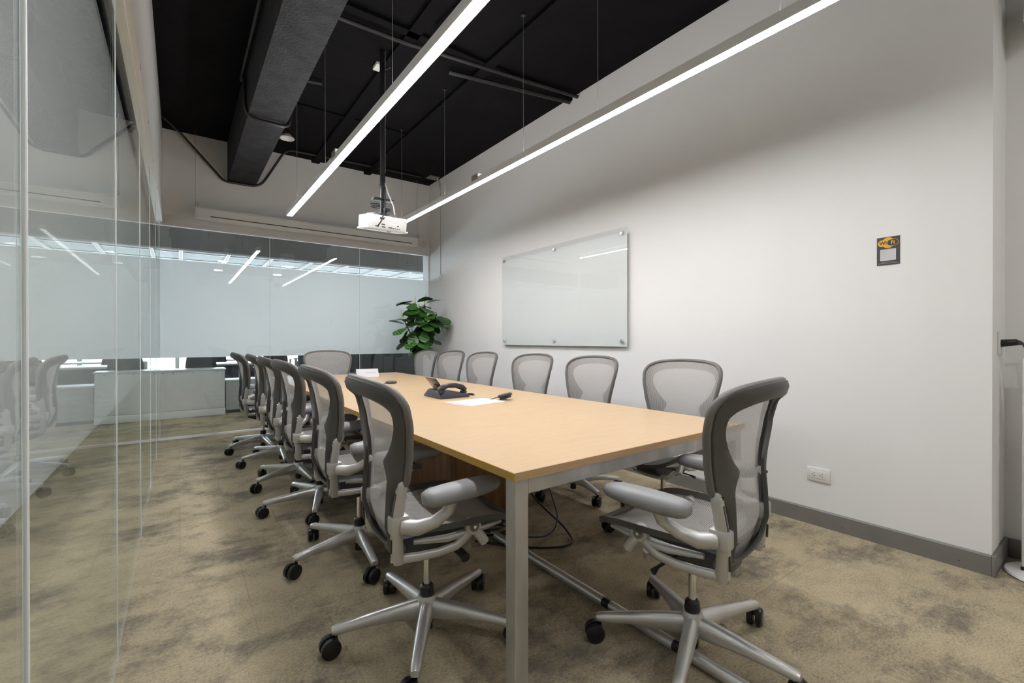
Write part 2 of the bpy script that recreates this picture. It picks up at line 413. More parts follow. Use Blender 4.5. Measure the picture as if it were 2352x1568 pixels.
# glass walls: panes with frosted film, seals between
pane_n = 0
def openbox(a, b, axis):
    mb = MB().box(a, b); mb.bm.normal_update()
    bmesh.ops.delete(mb.bm, geom=[f for f in mb.bm.faces if abs(f.normal['XYZ'.index(axis)]) > .9], context='FACES'); return mb
def pane(a, b, z1, axis, lab):
    """pane between a and b along the wall, thin laminated sheet"""
    global pane_n; pane_n += 1
    g = .0015
    if axis == 'Y':
        o = struct('window_%d' % pane_n, openbox((XG-.003, a, .004), (XG, b, z1), 'Y'), 'glass', lab, smooth=False)
        MB().grid(1, 1, lambda u, v: Vector((XG-.0045, a+(b-a)*u, .912+1.188*v))).build('frosted_film', 'film', o, False)
    else:
        o = struct('window_%d' % pane_n, openbox((a, YB, .02), (b, YB+.003, z1), 'X'), 'glass', lab, smooth=False)
        MB().grid(1, 1, lambda u, v: Vector((a+(b-a)*u, YB+.0045, .945+1.137*v))).build('frosted_film', 'film', o, False)
    return o
YS = [-3.8, -2.6, -1.4, -.24, .946, 2.13, 3.36, 4.475, 5.55, YB]
ordn = ['first', 'second', 'third', 'fourth', 'fifth', 'sixth', 'seventh', 'eighth', 'ninth']
for i in range(len(YS)-1): pane(YS[i], YS[i+1], ZG, 'Y', 'frosted glass pane of the left partition, %s along' % ordn[i])
XS = [XG, .946, 2.097, XW-.014]
for i, w in enumerate(('left', 'middle', 'right')): pane(XS[i], XS[i+1], ZG, 'X', 'frosted glass pane of the back partition, %s one' % w)
tn = 5
for y in YS[1:-1]:
    tn += 1; struct('trim_%d' % tn, MB().tube([(XG+.0005, y, .004), (XG+.0005, y, ZG)], .0034 if y < 1.2 else .0017, 10), 'seam', 'pale vertical glass joint in the left partition')
for x in XS[1:-1]:
    tn += 1; struct('trim_%d' % tn, MB().box((x-.002, YB-.0008, .02), (x+.002, YB+.006, ZG)), 'seam', 'vertical glass joint in the back partition')
tn += 1; struct('trim_%d' % tn, MB().box((XG-.011, YB-.004, .004), (XG+.002, YB+.011, ZG)), 'seam', 'vertical corner joint where the glass walls meet')

# ------------------------------------------------------------------ black ceiling: beam, ribs, conduits
BX0, BX1, BZ = .485, .785, 3.09
beam = struct('ceiling_beam', MB().box((BX0, YN, BZ), (BX1, YB, ZC)), 'beam_paint', 'deep black concrete beam running along the ceiling')
rib = MB
tag(MB().box((2.16, YN, ZC-.035), (2.25, YB, ZC)).build('ceiling_rib', 'black_paint'), kind='structure')
tag(MB().box((BX1, 3.33, ZC-.03), (XW, 3.40, ZC)).build('ceiling_rib', 'black_paint'), kind='structure')
tag(MB().box((1.45, 2.2, ZC-.03), (1.55, YB, ZC)).build('ceiling_rib', 'black_paint'), kind='structure')
tag(MB().box((BX1, 5.05, ZC-.02), (2.2, 5.10, ZC)).build('ceiling_rib', 'black_paint'), kind='structure')
def conduit(pts, r, label, name='conduit', n=10):
    # round the corners a little
    P = [Vector(p) for p in pts]; out = [P[0]]
    for i in range(1, len(P)-1):
        a, b, c = P[i-1], P[i], P[i+1]; d = min(.12, (a-b).length*.45, (c-b).length*.45)
        s0 = b+(a-b).normalized()*d; s1 = b+(c-b).normalized()*d
        for k in range(6):
            t = k/5; out.append(s0*(1-t)**2+b*2*t*(1-t)+s1*t*t)
    out.append(P[-1])
    o = MB().tube(out, r, n).build(name, 'black'); tag(o, label, 'conduit'); return o
yc = YB-.035
conduit([(-.13, yc-.35, 3.56), (.0, yc-.10, 3.54), (.36, yc-.03, 3.17), (.44, yc-.03, 3.075), (.83, yc-.03, 3.075), (1.02, yc-.06, 3.42), (1.10, yc-.2, 3.563), (1.9, yc-.26, 3.563), (2.9, yc-.30, 3.563)], .014, 'black conduit bending under the beam along the back wall')
ybm = 4.52
conduit([(BX0-.025, YN+.5, 3.50), (BX0-.025, ybm+.3, 3.50), (BX0-.025, ybm, 3.45), (BX0-.025, ybm-.02, 3.06), (BX1+.02, ybm-.02, 3.06), (BX1+.03, ybm-.02, 3.2), (BX1+.04, ybm-.02, 3.52), (BX1+.3, ybm-.02, 3.55)], .016, 'black conduit looping down around the ceiling beam')
conduit([(BX1, 3.50, 3.545), (1.45, 3.48, 3.545), (XW-.01, 3.25, 3.545)], .017, 'black conduit crossing the ceiling to the right wall')
conduit([(1.95, 3.62, 3.54), (XW-.01, 3.36, 3.54)], .02, 'second black conduit crossing close beside it to the right wall')
conduit([(1.75, 1.6, 3.54), (1.62, 3.2, 3.54)], .014, 'short black conduit along the ceiling above the left pendant')
# ceiling bits
t = thing('junction_box', 'white square junction box on the black ceiling between beam and pendant', 'junction box', (1.45, 3.95, ZC))
MB().box((-.055, -.055, -.03), (.055, .055, 0), .005).build('cover', 'plastic_white', t)
MB().tube([(0, 0, -.03), (.01, -.03, -.05), (.05, -.06, -.035), (.08, -.1, -.01)], .006, 8).build('cable', 'black', t)
t = thing('ceiling_speaker', 'white bell shaped ceiling fixture hanging beside the black beam', 'ceiling fixture', (1.0, 5.72, ZC))
MB().lathe([(.0, -.085), (.045, -.085), (.075, -.12), (.08, -.13), (.062, -.13), (.05, -.105), (.0, -.1)], 22).build('shade', 'plastic_white', t)
MB().tube([(-.02, 0, 0), (-.02, 0, -.05), (0, 0, -.085)], .006, 8).build('bracket', 'chrome', t)
MB().tube([(.025, 0, 0), (.025, .01, -.04), (0, 0, -.085)], .006, 8).build('bracket', 'chrome', t)
t = thing('junction_plate', 'grey cable plate on the ceiling in the far right corner', 'junction box', (3.07, 6.2, ZC))
MB().box((-.08, -.07, -.015), (.08, .07, 0), .003).build('plate', 'baseboard', t)
MB().tube([(.06, -.02, -.015), (.09, -.02, -.06), (.105, -.02, -.14)], .010, 8).build('sleeve', 'office_grey', t)

# ------------------------------------------------------------------ pendants
ZL = 2.49; LW = .058; LH = .050
def pendant(xc, y0, y1, label, wires, plate_y):
    t = thing('linear_pendant', label, 'pendant light', (xc, y0, ZL), 0, 'linear pendants over the table')
    ln = y1-y0; w = LW/2
    # housing: open channel, lips a few mm below the diffuser
    MB().prism([(-w, 0), (-w+.003, 0), (-w+.003, .006), (w-.003, .006), (w-.003, 0), (w, 0), (w, LH), (-w, LH)], 'Y', 0, ln).build('housing', 'lamp_body', t, False)
    MB().box((-w+.003, .004, .002), (w-.003, ln-.004, .0058)).build('diffuser', 'diffuser', t, False)
    MB().box((-w+.006, .01, LH+.0005), (w-.006, ln-.01, LH+.0025)).build('up_fill_strip', 'up_fill', t, False)  # added glowing strip on the housing top, brightens walls above the pendants
    for e in (0, ln):
        MB().box((-w, e-.003, 0), (w, e+.003, LH), .001).build('end_cap', 'lamp_body', t, False)
    for wy in wires:
        MB().tube([(0, wy-y0, LH), (0, wy-y0, ZC-ZL)], .0016, 6).build('suspension_wire', 'wire', t)
        MB().lathe([(.018, ZC-ZL-.012), (.018, ZC-ZL)], 12, 'Z', (0, wy-y0, 0)).build('ceiling_cup', 'black', t)
    MB().box((-w-.002, plate_y-y0-.05, LH-.02), (w+.002, plate_y-y0+.05, LH+.03), .002).build('coupling_box', 'baseboard', t)
    return t
pendant(.967, .55, 5.40, 'long white linear pendant on the left, beside the black beam', (.9, 2.45, 3.9, 5.0), 3.55)
pendant(2.082, .55, 5.40, 'long white linear pendant on the right, nearer the white wall', (.9, 1.95, 2.7, 3.95, 5.0), 3.35)
for i, (x, y) in enumerate(((.9, -1.1), (2.5, -1.1), (.9, -3.0), (2.5, -3.0))):
    t = thing('downlight', 'round white downlight behind the viewpoint', 'downlight', (x, y, ZC), 0, 'downlights behind the viewpoint')
    MB().lathe([(.165, 0), (.165, -.35), (.175, -.35), (.175, 0)], 28, caps=False).build('can', 'plastic_white', t)
    MB().lathe([(0, -.348), (.164, -.348), (.164, -.34), (0, -.34)], 28).build('lens', 'downlight', t)

for y in (-3.0, -.8, 1.4, 3.6, 5.8):  # added unseen panels that brighten the frosted film of the left glass
    t = thing('corridor_fill', 'added unseen fill panel over the corridor beyond the left glass', 'panel light', (-1.3, y, ZC), 0, 'added corridor fill panels')
    MB().box((-.30, -.30, -.05), (.30, .30, 0), .004).build('frame', 'plastic_white', t)
    MB().box((-.28, -.28, -.054), (.28, .28, -.0505)).build('diffuser', 'corridor_fill_lens', t, False)
for x in (-1.5, .3, 2.1, 3.9):  # added out of view to light the back film from behind
    t = thing('passage_fill', 'added unseen fill panel over the passage beyond the back glass', 'panel light', (x, 7.12, 3.5), 0, 'added passage fill panels')
    MB().box((-.30, -.30, -.05), (.30, .30, 0), .004).build('frame', 'plastic_white', t)
    MB().box((-.28, -.28, -.054), (.28, .28, -.0505)).build('diffuser', 'passage_fill_lens', t, False)
# ------------------------------------------------------------------ projector, screen
t = thing('projection_screen', 'white roll-up projection screen case hung before the back wall', 'projection screen', (0, 0, 0))
MB().prism([(6.40, 2.575), (6.405, 2.565), (6.485, 2.565), (6.49, 2.575), (6.49, 2.675), (6.40, 2.675)], 'X', .165, 2.92).build('case', 'white_trim', t, False)
MB().box((.165, 6.395, 2.676), (2.92, 6.492, 2.690)).build('top_rail', 'lamp_body', t, False)
MB().box((.30, 6.3985, 2.592), (2.82, 6.3995, 2.602)).build('slot', 'groove', t, False)
MB().box((.33, 6.41, 2.545), (2.80, 6.43, 2.566), .004).build('bottom_bar', 'white_trim', t)
for x in (.158, 2.928):
    MB().box((x-.012, 6.39, 2.56), (x+.012, 6.495, 2.695), .004).build('end_bracket', 'lamp_body', t)
    MB().tube([(x, 6.44, 2.69), (x, 6.44, 2.73), (x+.02, 6.44, 2.755), (x+.035, 6.44, 2.735), (x+.01, 6.44, 2.70)], .004, 8).build('hook', 'wire', t)
    MB().tube([(x, 6.44, 2.72), (x, 6.44, ZC)], .0016, 6).build('hanging_wire', 'wire', t)
MB().tube([(2.93, 6.44, 2.68), (3.0, 6.5, 2.60), (3.08, 6.55, 2.59), (3.15, 6.56, 2.66)], .003, 6).build('cable', 'office_grey', t)

PX, PY, PZ = 1.385, 3.735, 2.06
t = thing('projector', 'white projector hanging upside down from a black ceiling pole', 'projector', (PX, PY, PZ))
body = MB().prism([(-.165, -.135), (.165, -.135), (.165, .12), (.12, .135), (-.12, .135), (-.165, .11)], 'Z', .012, .125, .010).build('body', 'proj_white', t)
MB().box((-.18, -.13, .008), (.182, .10, .022), .006).build('top_cover', 'proj_white', t)
MB().box((-.08, -.1378, .022), (.13, -.1350, .072), .001).build('port_panel', 'plastic_white', t)
for i in range(3):
    MB().box((-.105+.055*i, -.1405, .030), (-.075+.055*i, -.1372, .038), .001).build('port', 'darkgrey', t)
MB().box((-.055, -.1405, .050), (-.025, -.1372, .058), .001).build('port', 'darkgrey', t)
for i in range(4):
    MB().lathe([(.0045, -.003), (.0045, 0)], 10, 'Y', (.045+.018*i, -.1375, .032)).build('port', 'darkgrey', t)
MB().lathe([(.006, -.003), (.006, 0)], 10, 'Y', (.085, -.1375, .054)).build('port', 'darkgrey', t)
MB().box((-.07, -.1405, .092), (-.035, -.136, .106), .002).build('power_socket', 'darkgrey', t)
for i in range(9):
    MB().box((-.1662, -.10+.018*i, .03), (-.1648, -.092+.018*i, .11)).build('vent_slat', 'office_grey', t, False)
MB().lathe([(.045, .135), (.045, .165), (.038, .165), (.034, .15), (0, .15)], 24, 'Y', (.07, 0, .068)).build('lens', 'darkgrey', t)
MB().lathe([(.018, -.004), (.018, .012)], 14, 'Z', (.03, -.09, 0)).build('foot', 'proj_white', t)
MB().box((-.14, -.06, .125), (-.095, -.02, .135), .002).build('sticker', 'green', t)
MB().box((-.03, -.03, .125), (.03, .03, .165), .006).build('mount_head', 'black', t)
for a in (40, 140, 220, 320):
    MB().tube([(0, 0, .15), (.11*math.cos(R(a)), .09*math.sin(R(a)), .145), (.13*math.cos(R(a)), .105*math.sin(R(a)), .125)], .006, 8).build('mount_leg', 'wire', t)
MB().box((-.085, -.035, .262), (.085, .035, .272), .003).build('mount_plate', 'black', t)
for x in (-.04, .04): MB().box((x-.018, -.012, .2722), (x+.018, .012, .2738)).build('plate_slot', 'office_grey', t)
MB().box((-.018, -.018, .16), (.018, .018, ZC-PZ), .004).build('pole', 'black', t)
MB().box((-.022, -.022, .36), (.022, .022, .40), .003).build('pole_collar', 'darkgrey', t)
MB().tube([(.012, -.03, .40), (.03, -.06, .30), (.06, -.09, .2), (.065, -.10, .13)], .006, 8).build('white_cable', 'plastic_white', t)
MB().tube([(-.005, -.03, .36), (-.005, -.06, .25), (-.03, -.12, .15), (-.07, -.165, .07), (-.088, -.15, .036)], .005, 8).build('black_cable', 'black', t)
MB().tube([(.03, -.08, .15), (-.01, -.12, .12), (-.045, -.145, .10)], .003, 8).build('thin_cable', 'black', t)
MB().tube([(-.09+.04*math.cos(a*.5)*1.0+.02, -.02+.03*math.sin(a*.5), .19+.006*a/6) for a in range(0, 26)], .004, 8).build('coiled_cable', 'black', t)
MB().box((-.005, -.05, .165), (.05, .0, .19), .004).build('adapter', 'black', t)
MB().tube([(.022, 0, .5), (.022, 0, ZC-PZ)], .003, 6).build('feed_wire', 'plastic_white', t)

tiltm = Matrix.Translation((0, 0, .14)) @ Matrix.Rotation(R(10), 4, 'X') @ Matrix.Translation((0, 0, -.14))
for o in t.children:
    if o.name.split('.')[0] not in ('pole', 'pole_collar', 'mount_plate', 'plate_slot', 'feed_wire', 'white_cable', 'coiled_cable', 'adapter', 'mount_head'):
        o.data.transform(tiltm)
# ------------------------------------------------------------------ things on the right wall
t = thing('glass_board', 'wide glass writing board on steel standoffs on the white wall', 'glass board', (XW, 0, 0))
BY0, BY1, BZ0, BZ1 = 2.61, 4.51, 1.085, 2.14
MB().box((-.040, BY0, BZ0), (-.034, BY1, BZ1)).build('glass_panel', 'board_glass', t, False)
MB().box((-.0332, BY0+.004, BZ0+.004), (-.0322, BY1-.004, BZ1-.045)).build('backing_film', pbr('board_film', (.86, .875, .865), .35, noise=(2, .015)), t, False)
for y in (BY0+.055, (BY0+BY1)/2, BY1-.055):
    for z in (BZ0+.05, BZ1-.055):
        MB().lathe([(.0, -.054), (.014, -.054), (.016, -.052), (.016, -.041), (.010, -.0405), (.010, -.033), (.012, -.0325), (.012, -.0006), (0, -.0006)], 16, 'X', (0, y, z)).build('standoff', 'chrome', t)
t = thing('wifi_sign', 'black and yellow Wi-Fi notice high on the white wall', 'sign', (XW, .81, 1.643))
MB().box((-.004, -.0505, -.0775), (0, .0505, .0775), .0006, 1).build('board', 'sign_black', t, False)
def disc(cy, cz, rx, rz, x, d, n=28):
    return MB().prism([(cy+rx*math.cos(2*math.pi*k/n), cz+rz*math.sin(2*math.pi*k/n)) for k in range(n)], 'X', x-d, x)
def pill(y0, y1, z0, z1, x, d, n=10):
    r = (z1-z0)/2; zc = (z0+z1)/2
    return MB().prism([(y1-r+r*math.cos(R(-90+180*k/n)), zc+r*math.sin(R(-90+180*k/n))) for k in range(n+1)] +
                      [(y0+r+r*math.cos(R(90+180*k/n)), zc+r*math.sin(R(90+180*k/n))) for k in range(n+1)], 'X', x-d, x)
# facing -X: world +Y is the viewer's left
disc(0, .045, .028, .030, -.0042, .0003).build('logo_disc', 'sign_yellow', t, False)
pill(-.046, .046, .0255, .0625, -.0046, .0003).build('logo_pill_edge', 'sign_yellow', t, False)
pill(-.0445, .004, .0275, .0605, -.0050, .0003).build('logo_dark_half', 'sign_black', t, False)
def text(s, size, y, z, mat, x=-.0054, name='lettering', ext=.0002):
    cu = bpy.data.curves.new(name, 'FONT'); cu.body = s; cu.size = size; cu.align_x = 'CENTER'; cu.align_y = 'CENTER'; cu.extrude = ext; cu.offset = .0006
    cu.materials.append(M[mat]); tmp = bpy.data.objects.new(name, cu); me = bpy.data.meshes.new_from_object(tmp); bpy.data.objects.remove(tmp)
    o = bpy.data.objects.new(name, me); col.objects.link(o); o.parent = t
    o.matrix_local = Matrix(((0, 0, -1, x), (-1, 0, 0, y), (0, 1, 0, z), (0, 0, 0, 1))); return o
text('Wi', .027, .0225, .044, 'sign_black'); text('Fi', .027, -.0205, .044, 'sign_yellow')
MB().box((-.0044, -.035, -.054), (-.0041, .036, .010)).build('pale_panel', 'sign_grey', t, False)
MB().box((-.0044, -.030, -.0625), (-.0041, .030, -.0610)).build('fine_print', 'sign_print', t, False)
MB().box((-.0044, -.044, -.0695), (-.0041, .044, -.0675)).build('fine_print', 'sign_print', t, False)

t = thing('wall_outlet', 'white double wall outlet above the grey baseboard', 'outlet', (XW, 1.149, .315))
MB().box((-.010, -.0625, -.042), (0, .0625, .042), .003).build('cover_plate', 'plastic_white', t)
MB().box((-.0118, -.038, -.024), (-.0095, .040, .024), .001).build('socket_insert', 'plastic_white', t)
for y in (.030, -.012):
    for dy, dz in ((0, 0), (-.011, .009), (-.011, -.008)):
        MB().box((-.0124, y+dy-.003, dz-.002), (-.0116, y+dy+.003, dz+.002)).build('slot', 'outlet_dark', t, False)
t = thing('wall_remote', 'small white wall controller with cable in the far right corner', 'controller', (XW, 6.18, 2.10))
MB().box((-.022, -.022, -.05), (0, .022, .05), .005).build('holder', 'plastic_white', t)
MB().box((-.0235, .008, -.035), (-.0215, .018, .005), .001).build('button_strip', 'darkgrey', t)
MB().tube([(-.006, 0, .05), (-.006, 0, .09), (-.005, -.004, .5), (-.006, .003, 1.0), (-.005, 0, 1.40), (-.01, .01, 1.47)], .004, 6).build('cable', 'office_grey', t)

# recess: outlet with plug, stand with round base, dark ceiling camera
t = thing('recess_outlet', 'wall plate with a plugged in black cable on the wall return', 'outlet', (3.37, YR, 1.13))
MB().box((-.04, -.008, -.06), (.04, 0, .06), .003).build('cover_plate', 'plastic_white', t)
MB().tube([(.0, -.008, .0), (.0, -.06, .005), (.02, -.075, .0)], [.02, .016, .009], 12).build('plug', 'black', t)
MB().tube([(.02, -.075, 0), (.05, -.08, -.005), (.09, -.09, -.04), (.115, -.09, -.14), (.115, -.10, -.4), (.115, -.10, -1.1)], .007, 10).build('cable', 'black', t)
t = thing('display_stand', 'white floor stand with a round base at the right edge', 'stand', (3.36, .228, 0))
MB().lathe([(0, 0), (.155, 0), (.16, .006), (.155, .014), (.06, .022), (0, .022)], 40).build('base', 'plastic_white', t)
MB().box((-.03, .04, .016), (.02, .099, .036), .003).build('foot_bracket', 'black', t)
MB().box((-.025, -.13, .030), (.015, .097, 1.055), .006).build('panel', 'plastic_white', t)
MB().box((-.0262, -.11, .5), (-.0252, .03, 1.0)).build('screen', 'black', t)
t = thing('ceiling_camera', 'dark camera on a grey bracket high in the recess', 'camera', (3.45, .25, 2.72))
MB().prism([(-.09, 0), (.09, 0), (.09, .16), (-.05, .16)], 'Y', -.08, .08, .004).build('bracket', 'office_grey', t)
MB().lathe([(.0, .01), (.055, .012), (.07, .03), (.07, .15), (0, .16)], 20, 'Z', (0, -.13, .02)).build('lens_body', 'black', t)
MB().box((-.02, -.02, .15), (.02, .02, ZC-2.72), .003).build('drop_rod', 'black', t)

# ------------------------------------------------------------------ conference tables
TX0, TX1, TZ = .822, 2.232, .74
def table(y0, y1, label, near):
    t = thing('conference_table', label, 'table', ((TX0+TX1)/2, (y0+y1)/2, 0), R(.27))
    w = (TX1-TX0)/2; l = (y1-y0)/2
    top = MB().box((-w+.003, -l+.003, TZ-.026), (w-.003, l-.003, TZ), .0008, 1).build('tabletop', 'maple', t, False)
    MB().box((-w, -l, TZ-.026), (-w+.003, l, TZ-.0004)).build('edge_band', 'edge_yellow', top, False)
    MB().box((w-.003, -l, TZ-.026), (w, l, TZ-.0004)).build('edge_band', 'edge_yellow', top, False)
    MB().box((-w+.003, -l, TZ-.026), (w-.003, -l+.003, TZ-.0004)).build('edge_band', 'maple_edge', top, False)
    MB().box((-w+.003, l-.003, TZ-.026), (w-.003, l, TZ-.0004)).build('edge_band', 'maple_edge', top, False)
    s = .052; zt = TZ-.0265
    for sx in (-1, 1):
        for sy in (-1, 1):
            x, y = sx*(w-.012-s/2-(0 if near and sy < 0 else .22 if not near and sy > 0 else .28)), sy*(l-.010-s/2)
            MB().box((x-s/2, y-s/2, 0), (x+s/2, y+s/2, zt), .002, 1).build('leg', 'steel', t, False)
    for sy in (-1, 1):
        y = sy*(l-.010-s/2)
        MB().box((-w+.012+s, y-s/2+.0005, zt-.051), (w-.012-s, y+s/2-.0005, zt), .002, 1).build('end_rail', 'steel', t, False)
    for sx in (-1, 1):
        x = sx*(w-.20)
        MB().box((x-.02, -l+.07, zt-.045), (x+.02, l-.07, zt), .002, 1).build('side_rail', 'steel', t, False)
    return t
table(1.124, 3.362, 'near half of the maple conference table with silver steel legs', True)
table(3.364, 5.545, 'far half of the maple conference table, towards the back glass', False)
t = thing('cable_cabinet', 'brown wooden cable box standing under the near table half', 'cabinet', (1.58, 2.85, 0))
MB().box((-.26, -.42, 0), (.26, .42, .58), .003).build('body', 'brown_wood', t)
MB().box((-.45, .02, .50), (-.262, .40, .56), .003).build('side_shelf', 'brown_wood', t)
MB().box((-.225, -.425, .04), (.225, -.4205, .54), .001).build('door', 'brown_wood', t)
t = thing('floor_rail', 'round steel tube with black joints lying on the carpet under the table', 'steel rail', (1.472, 0, .024))
MB().tube([(0, 1.345, 0), (0, 2.2, 0)], .022, 16).build('tube', 'alu', t)
MB().tube([(0, 1.0, 0), (0, 1.305, 0)], .021, 16).build('tube', 'alu', t)
MB().tube([(0, .35, 0), (0, .96, 0)], .022, 16).build('tube', 'alu', t)
MB().tube([(0, 1.305, 0), (0, 1.345, 0)], .0195, 16).build('joint', 'black', t)
MB().tube([(0, .96, 0), (0, 1.0, 0)], .0195, 16).build('joint', 'black', t)
def cord(name, pts, r, mat, label):
    P = [Vector(p) for p in pts]; out = []
    for i in range(len(P)-1):
        p0, p1, p2, p3 = P[max(i-1, 0)], P[i], P[i+1], P[min(i+2, len(P)-1)]
        for k in range(6):
            u = k/6; out.append(.5*((2*p1)+(p2-p0)*u+(2*p0-5*p1+4*p2-p3)*u*u+(3*p1-p0-3*p2+p3)*u**3))
    out.append(P[-1])
    return tag(MB().tube(out, r, 8).build(name, mat), label, 'cable')
cord('network_cable', [(1.78, 2.30, .66), (1.80, 2.20, .45), (1.80, 2.08, .25), (1.79, 2.0, .1), (1.70, 2.0, .02), (1.55, 2.15, .012), (1.45, 2.3, .012)], .004, 'blue', 'blue network cable drooping below the near table half')
cord('power_cable', [(1.75, 2.40, .5), (1.78, 2.25, .2), (1.85, 2.0, .03), (1.75, 1.85, .012), (1.55, 1.95, .012), (1.35, 2.2, .012)], .006, 'black', 'black power cable trailing over the carpet under the table')
cord('coiled_cable', [(1.50+.11*math.cos(a*.5)+.01*math.sin(a), 2.24+.08*math.sin(a*.5), .012+.0022*a) for a in range(0, 38, 2)], .006, 'black', 'coil of black cable on the carpet before the wooden box')

# ------------------------------------------------------------------ office chair
def yb(z):
    T = [(.39, -.150), (.45, -.185), (.52, -.202), (.60, -.198), (.68, -.192), (.75, -.196), (.85, -.212), (.93, -.232), (.98, -.253), (1.02, -.280)]
    if z <= T[0][0]: return T[0][1]
    for (a, va), (b, vb) in zip(T, T[1:]):
        if z <= b:
            k = (z-a)/(b-a); k = k*k*(3-2*k)*.3+k*.7; return va+(vb-va)*k
    return T[-1][1]
def bp_(x, z, off=0.): return Vector((x, yb(z)+.72*x*x+off, z))
OUT = [(0, 1.015), (.08, 1.013), (.15, 1.007), (.212, .995), (.255, .970), (.271, .930), (.268, .885), (.258, .835), (.244, .78), (.232, .735), (.220, .69), (.209, .66), (.186, .64), (.174, .59), (.175, .52), (.172, .465), (.165, .43), (.13, .408), (.07, .398), (0, .395)]
INN = [(0, .960), (.07, .958), (.13, .953), (.18, .942), (.214, .922), (.227, .890), (.216, .85), (.196, .815), (.170, .782), (.142, .754), (.117, .727), (.131, .69), (.142, .66), (.147, .62), (.148, .56), (.148, .51), (.143, .475), (.13, .45), (.08, .438), (0, .435)]
def smooth_loop(side, n=3):
    """Catmull-Rom through the half outline, mirrored to a closed loop (x,z)"""
    P = [(-side[1][0], side[1][1])]+side+[(-side[-2][0], side[-2][1])]; out = []
    for i in range(1, len(P)-2):
        for k in range(n):
            u = k/n; q = []
            for c in (0, 1):
                p0, p1, p2, p3 = P[i-1][c], P[i][c], P[i+1][c], P[i+2][c]
                q.append(.5*(2*p1+(p2-p0)*u+(2*p0-5*p1+4*p2-p3)*u*u+(3*p1-p0-3*p2+p3)*u**3))
            out.append(tuple(q))
    out.append(side[-1])
    return out+[(-x, z) for x, z in reversed(out[1:-1])]
def make_chair():
    ch = thing('office_chair', 'grey mesh office chair', 'chair', (0, 0, 0), 0, 'grey mesh office chairs around the table')
    # ---- base
    MB().lathe([(.0, .066), (.036, .066), (.040, .08), (.040, .135), (.033, .152), (.0, .152)], 20).build('base_hub', 'alu', ch)
    for k in range(5):
        a = 2*math.pi*k/5; d = Vector((math.cos(a), math.sin(a), 0)); sd = Vector((-d.y, d.x, 0))
        mb = MB(); rings = []
        for r_, w_, zt, zb in ((.02, .026, .142, .070), (.07, .0255, .138, .072), (.14, .0245, .131, .080), (.22, .0215, .121, .082), (.29, .0190, .112, .079), (.336, .0180, .106, .076), (.350, .013, .100, .079)):
            ring = []
            for (sx, sz) in ((-.75, 0), (-1, .22), (-.96, .6), (-.62, .92), (0, 1), (.62, .92), (.96, .6), (1, .22), (.75, 0)):
                p = d*r_ + sd*(w_*sx); p.z = zb+(zt-zb)*sz; ring.append(mb.bm.verts.new(p))
            rings.append(ring)
        for A, B in zip(rings, rings[1:]):
            n = len(A)
            for i in range(n): mb.bm.faces.new((A[i], A[(i+1) % n], B[(i+1) % n], B[i]))
        mb.bm.faces.new(rings[0]); mb.bm.faces.new(list(reversed(rings[-1])))
        lg = mb.build('base_leg', 'alu', ch, angle=50)
        rc = d*.336; tw = a-math.pi/2+[.5, -.6, .25, -.9, .8][k]
        wx = Vector((math.cos(tw), math.sin(tw), 0)); off = Vector((-wx.y, wx.x, 0))*.020
        rot = Matrix.Rotation(tw, 4, 'Z')
        c = MB()
        for sx in (-1, 1):
            x0, x1 = (.004, .028) if sx > 0 else (-.028, -.004)
            c.lathe([(0, x0), (.028, x0), (.0345, x0+.003), (.0345, x1-.005), (.029, x1), (0, x1)], 20, 'X')
        c.xf(Matrix.Translation(rc+off+Vector((0, 0, .0347))) @ rot)
        c.tube([rc+Vector((0, 0, .05)), rc+Vector((0, 0, .084))], .008, 10)
        c.build('caster', 'caster', lg)
    MB().lathe([(.0, .150), (.026, .150), (.028, .156), (.026, .185), (.020, .192), (.0, .192)], 20).build('lift_collar', 'black', ch)
    MB().lathe([(.0135, .188), (.0135, .30)], 16).build('gas_lift', 'chrome', ch)
    MB().lathe([(.022, .02), (.022, .068)], 14).build('lift_foot', 'black', ch)
    # ---- tilt mechanism
    mech = MB().prism([(-.15, .30), (-.08, .275), (.10, .285), (.16, .315), (.17, .36), (.05, .385), (-.15, .375)], 'X', -.075, .075, .010).build('tilt_mechanism', 'darkgrey', ch)
    MB().tube([(-.155, .10, .345), (-.12, .12, .305), (0, .13, .295), (.12, .12, .305), (.155, .10, .345)], .012, 12).build('front_bar', 'alu_light', ch)
    MB().tube([(.10, .06, .32), (.175, .07, .315), (.20, .07, .31)], [.012, .016, .018], 12).build('tension_knob', 'black', ch)
    MB().tube([(-.08, .02, .33), (-.20, .03, .325), (-.235, .03, .32)], [.006, .006, .012], 10, flat=.6).build('height_lever', 'black', ch)
    # ---- seat
    def sz(x, y):
        z = .432+.030*min(1, abs(x)/.235)**2.4
        z += .010*max(0, -y-.02)/.15
        if y > .10: z -= .80*(y-.10)**2
        return z
    def sloop(a, b0, b1, n=44):
        pts = []
        for k in range(n):
            th = 2*math.pi*k/n; c, s_ = math.cos(th), math.sin(th); e = .48
            x = a*math.copysign(abs(c)**e, c); yy = math.copysign(abs(s_)**e, s_)
            y = (b0+b1)/2+yy*(b1-b0)/2; x *= 1-.10*max(0, -yy)
            pts.append((x, y))
        return pts
    lo, li = sloop(.242, -.185, .305), sloop(.205, -.160, .275)
    mb = MB(); n = len(lo); rings = [[], [], [], []]
    for (x, y), (xi, yi) in zip(lo, li):
        rings[0].append(mb.bm.verts.new((x, y, sz(x, y)+.004))); rings[1].append(mb.bm.verts.new((xi, yi, sz(xi, yi)-.001)))
        rings[2].append(mb.bm.verts.new((xi*.99, yi, sz(xi, yi)-.022))); rings[3].append(mb.bm.verts.new((x, y, sz(x, y)-.018)))
    for i in range(4):
        A, B = rings[i], rings[(i+1) % 4]
        for k in range(n): mb.bm.faces.new((A[k], A[(k+1) % n], B[(k+1) % n], B[k]))
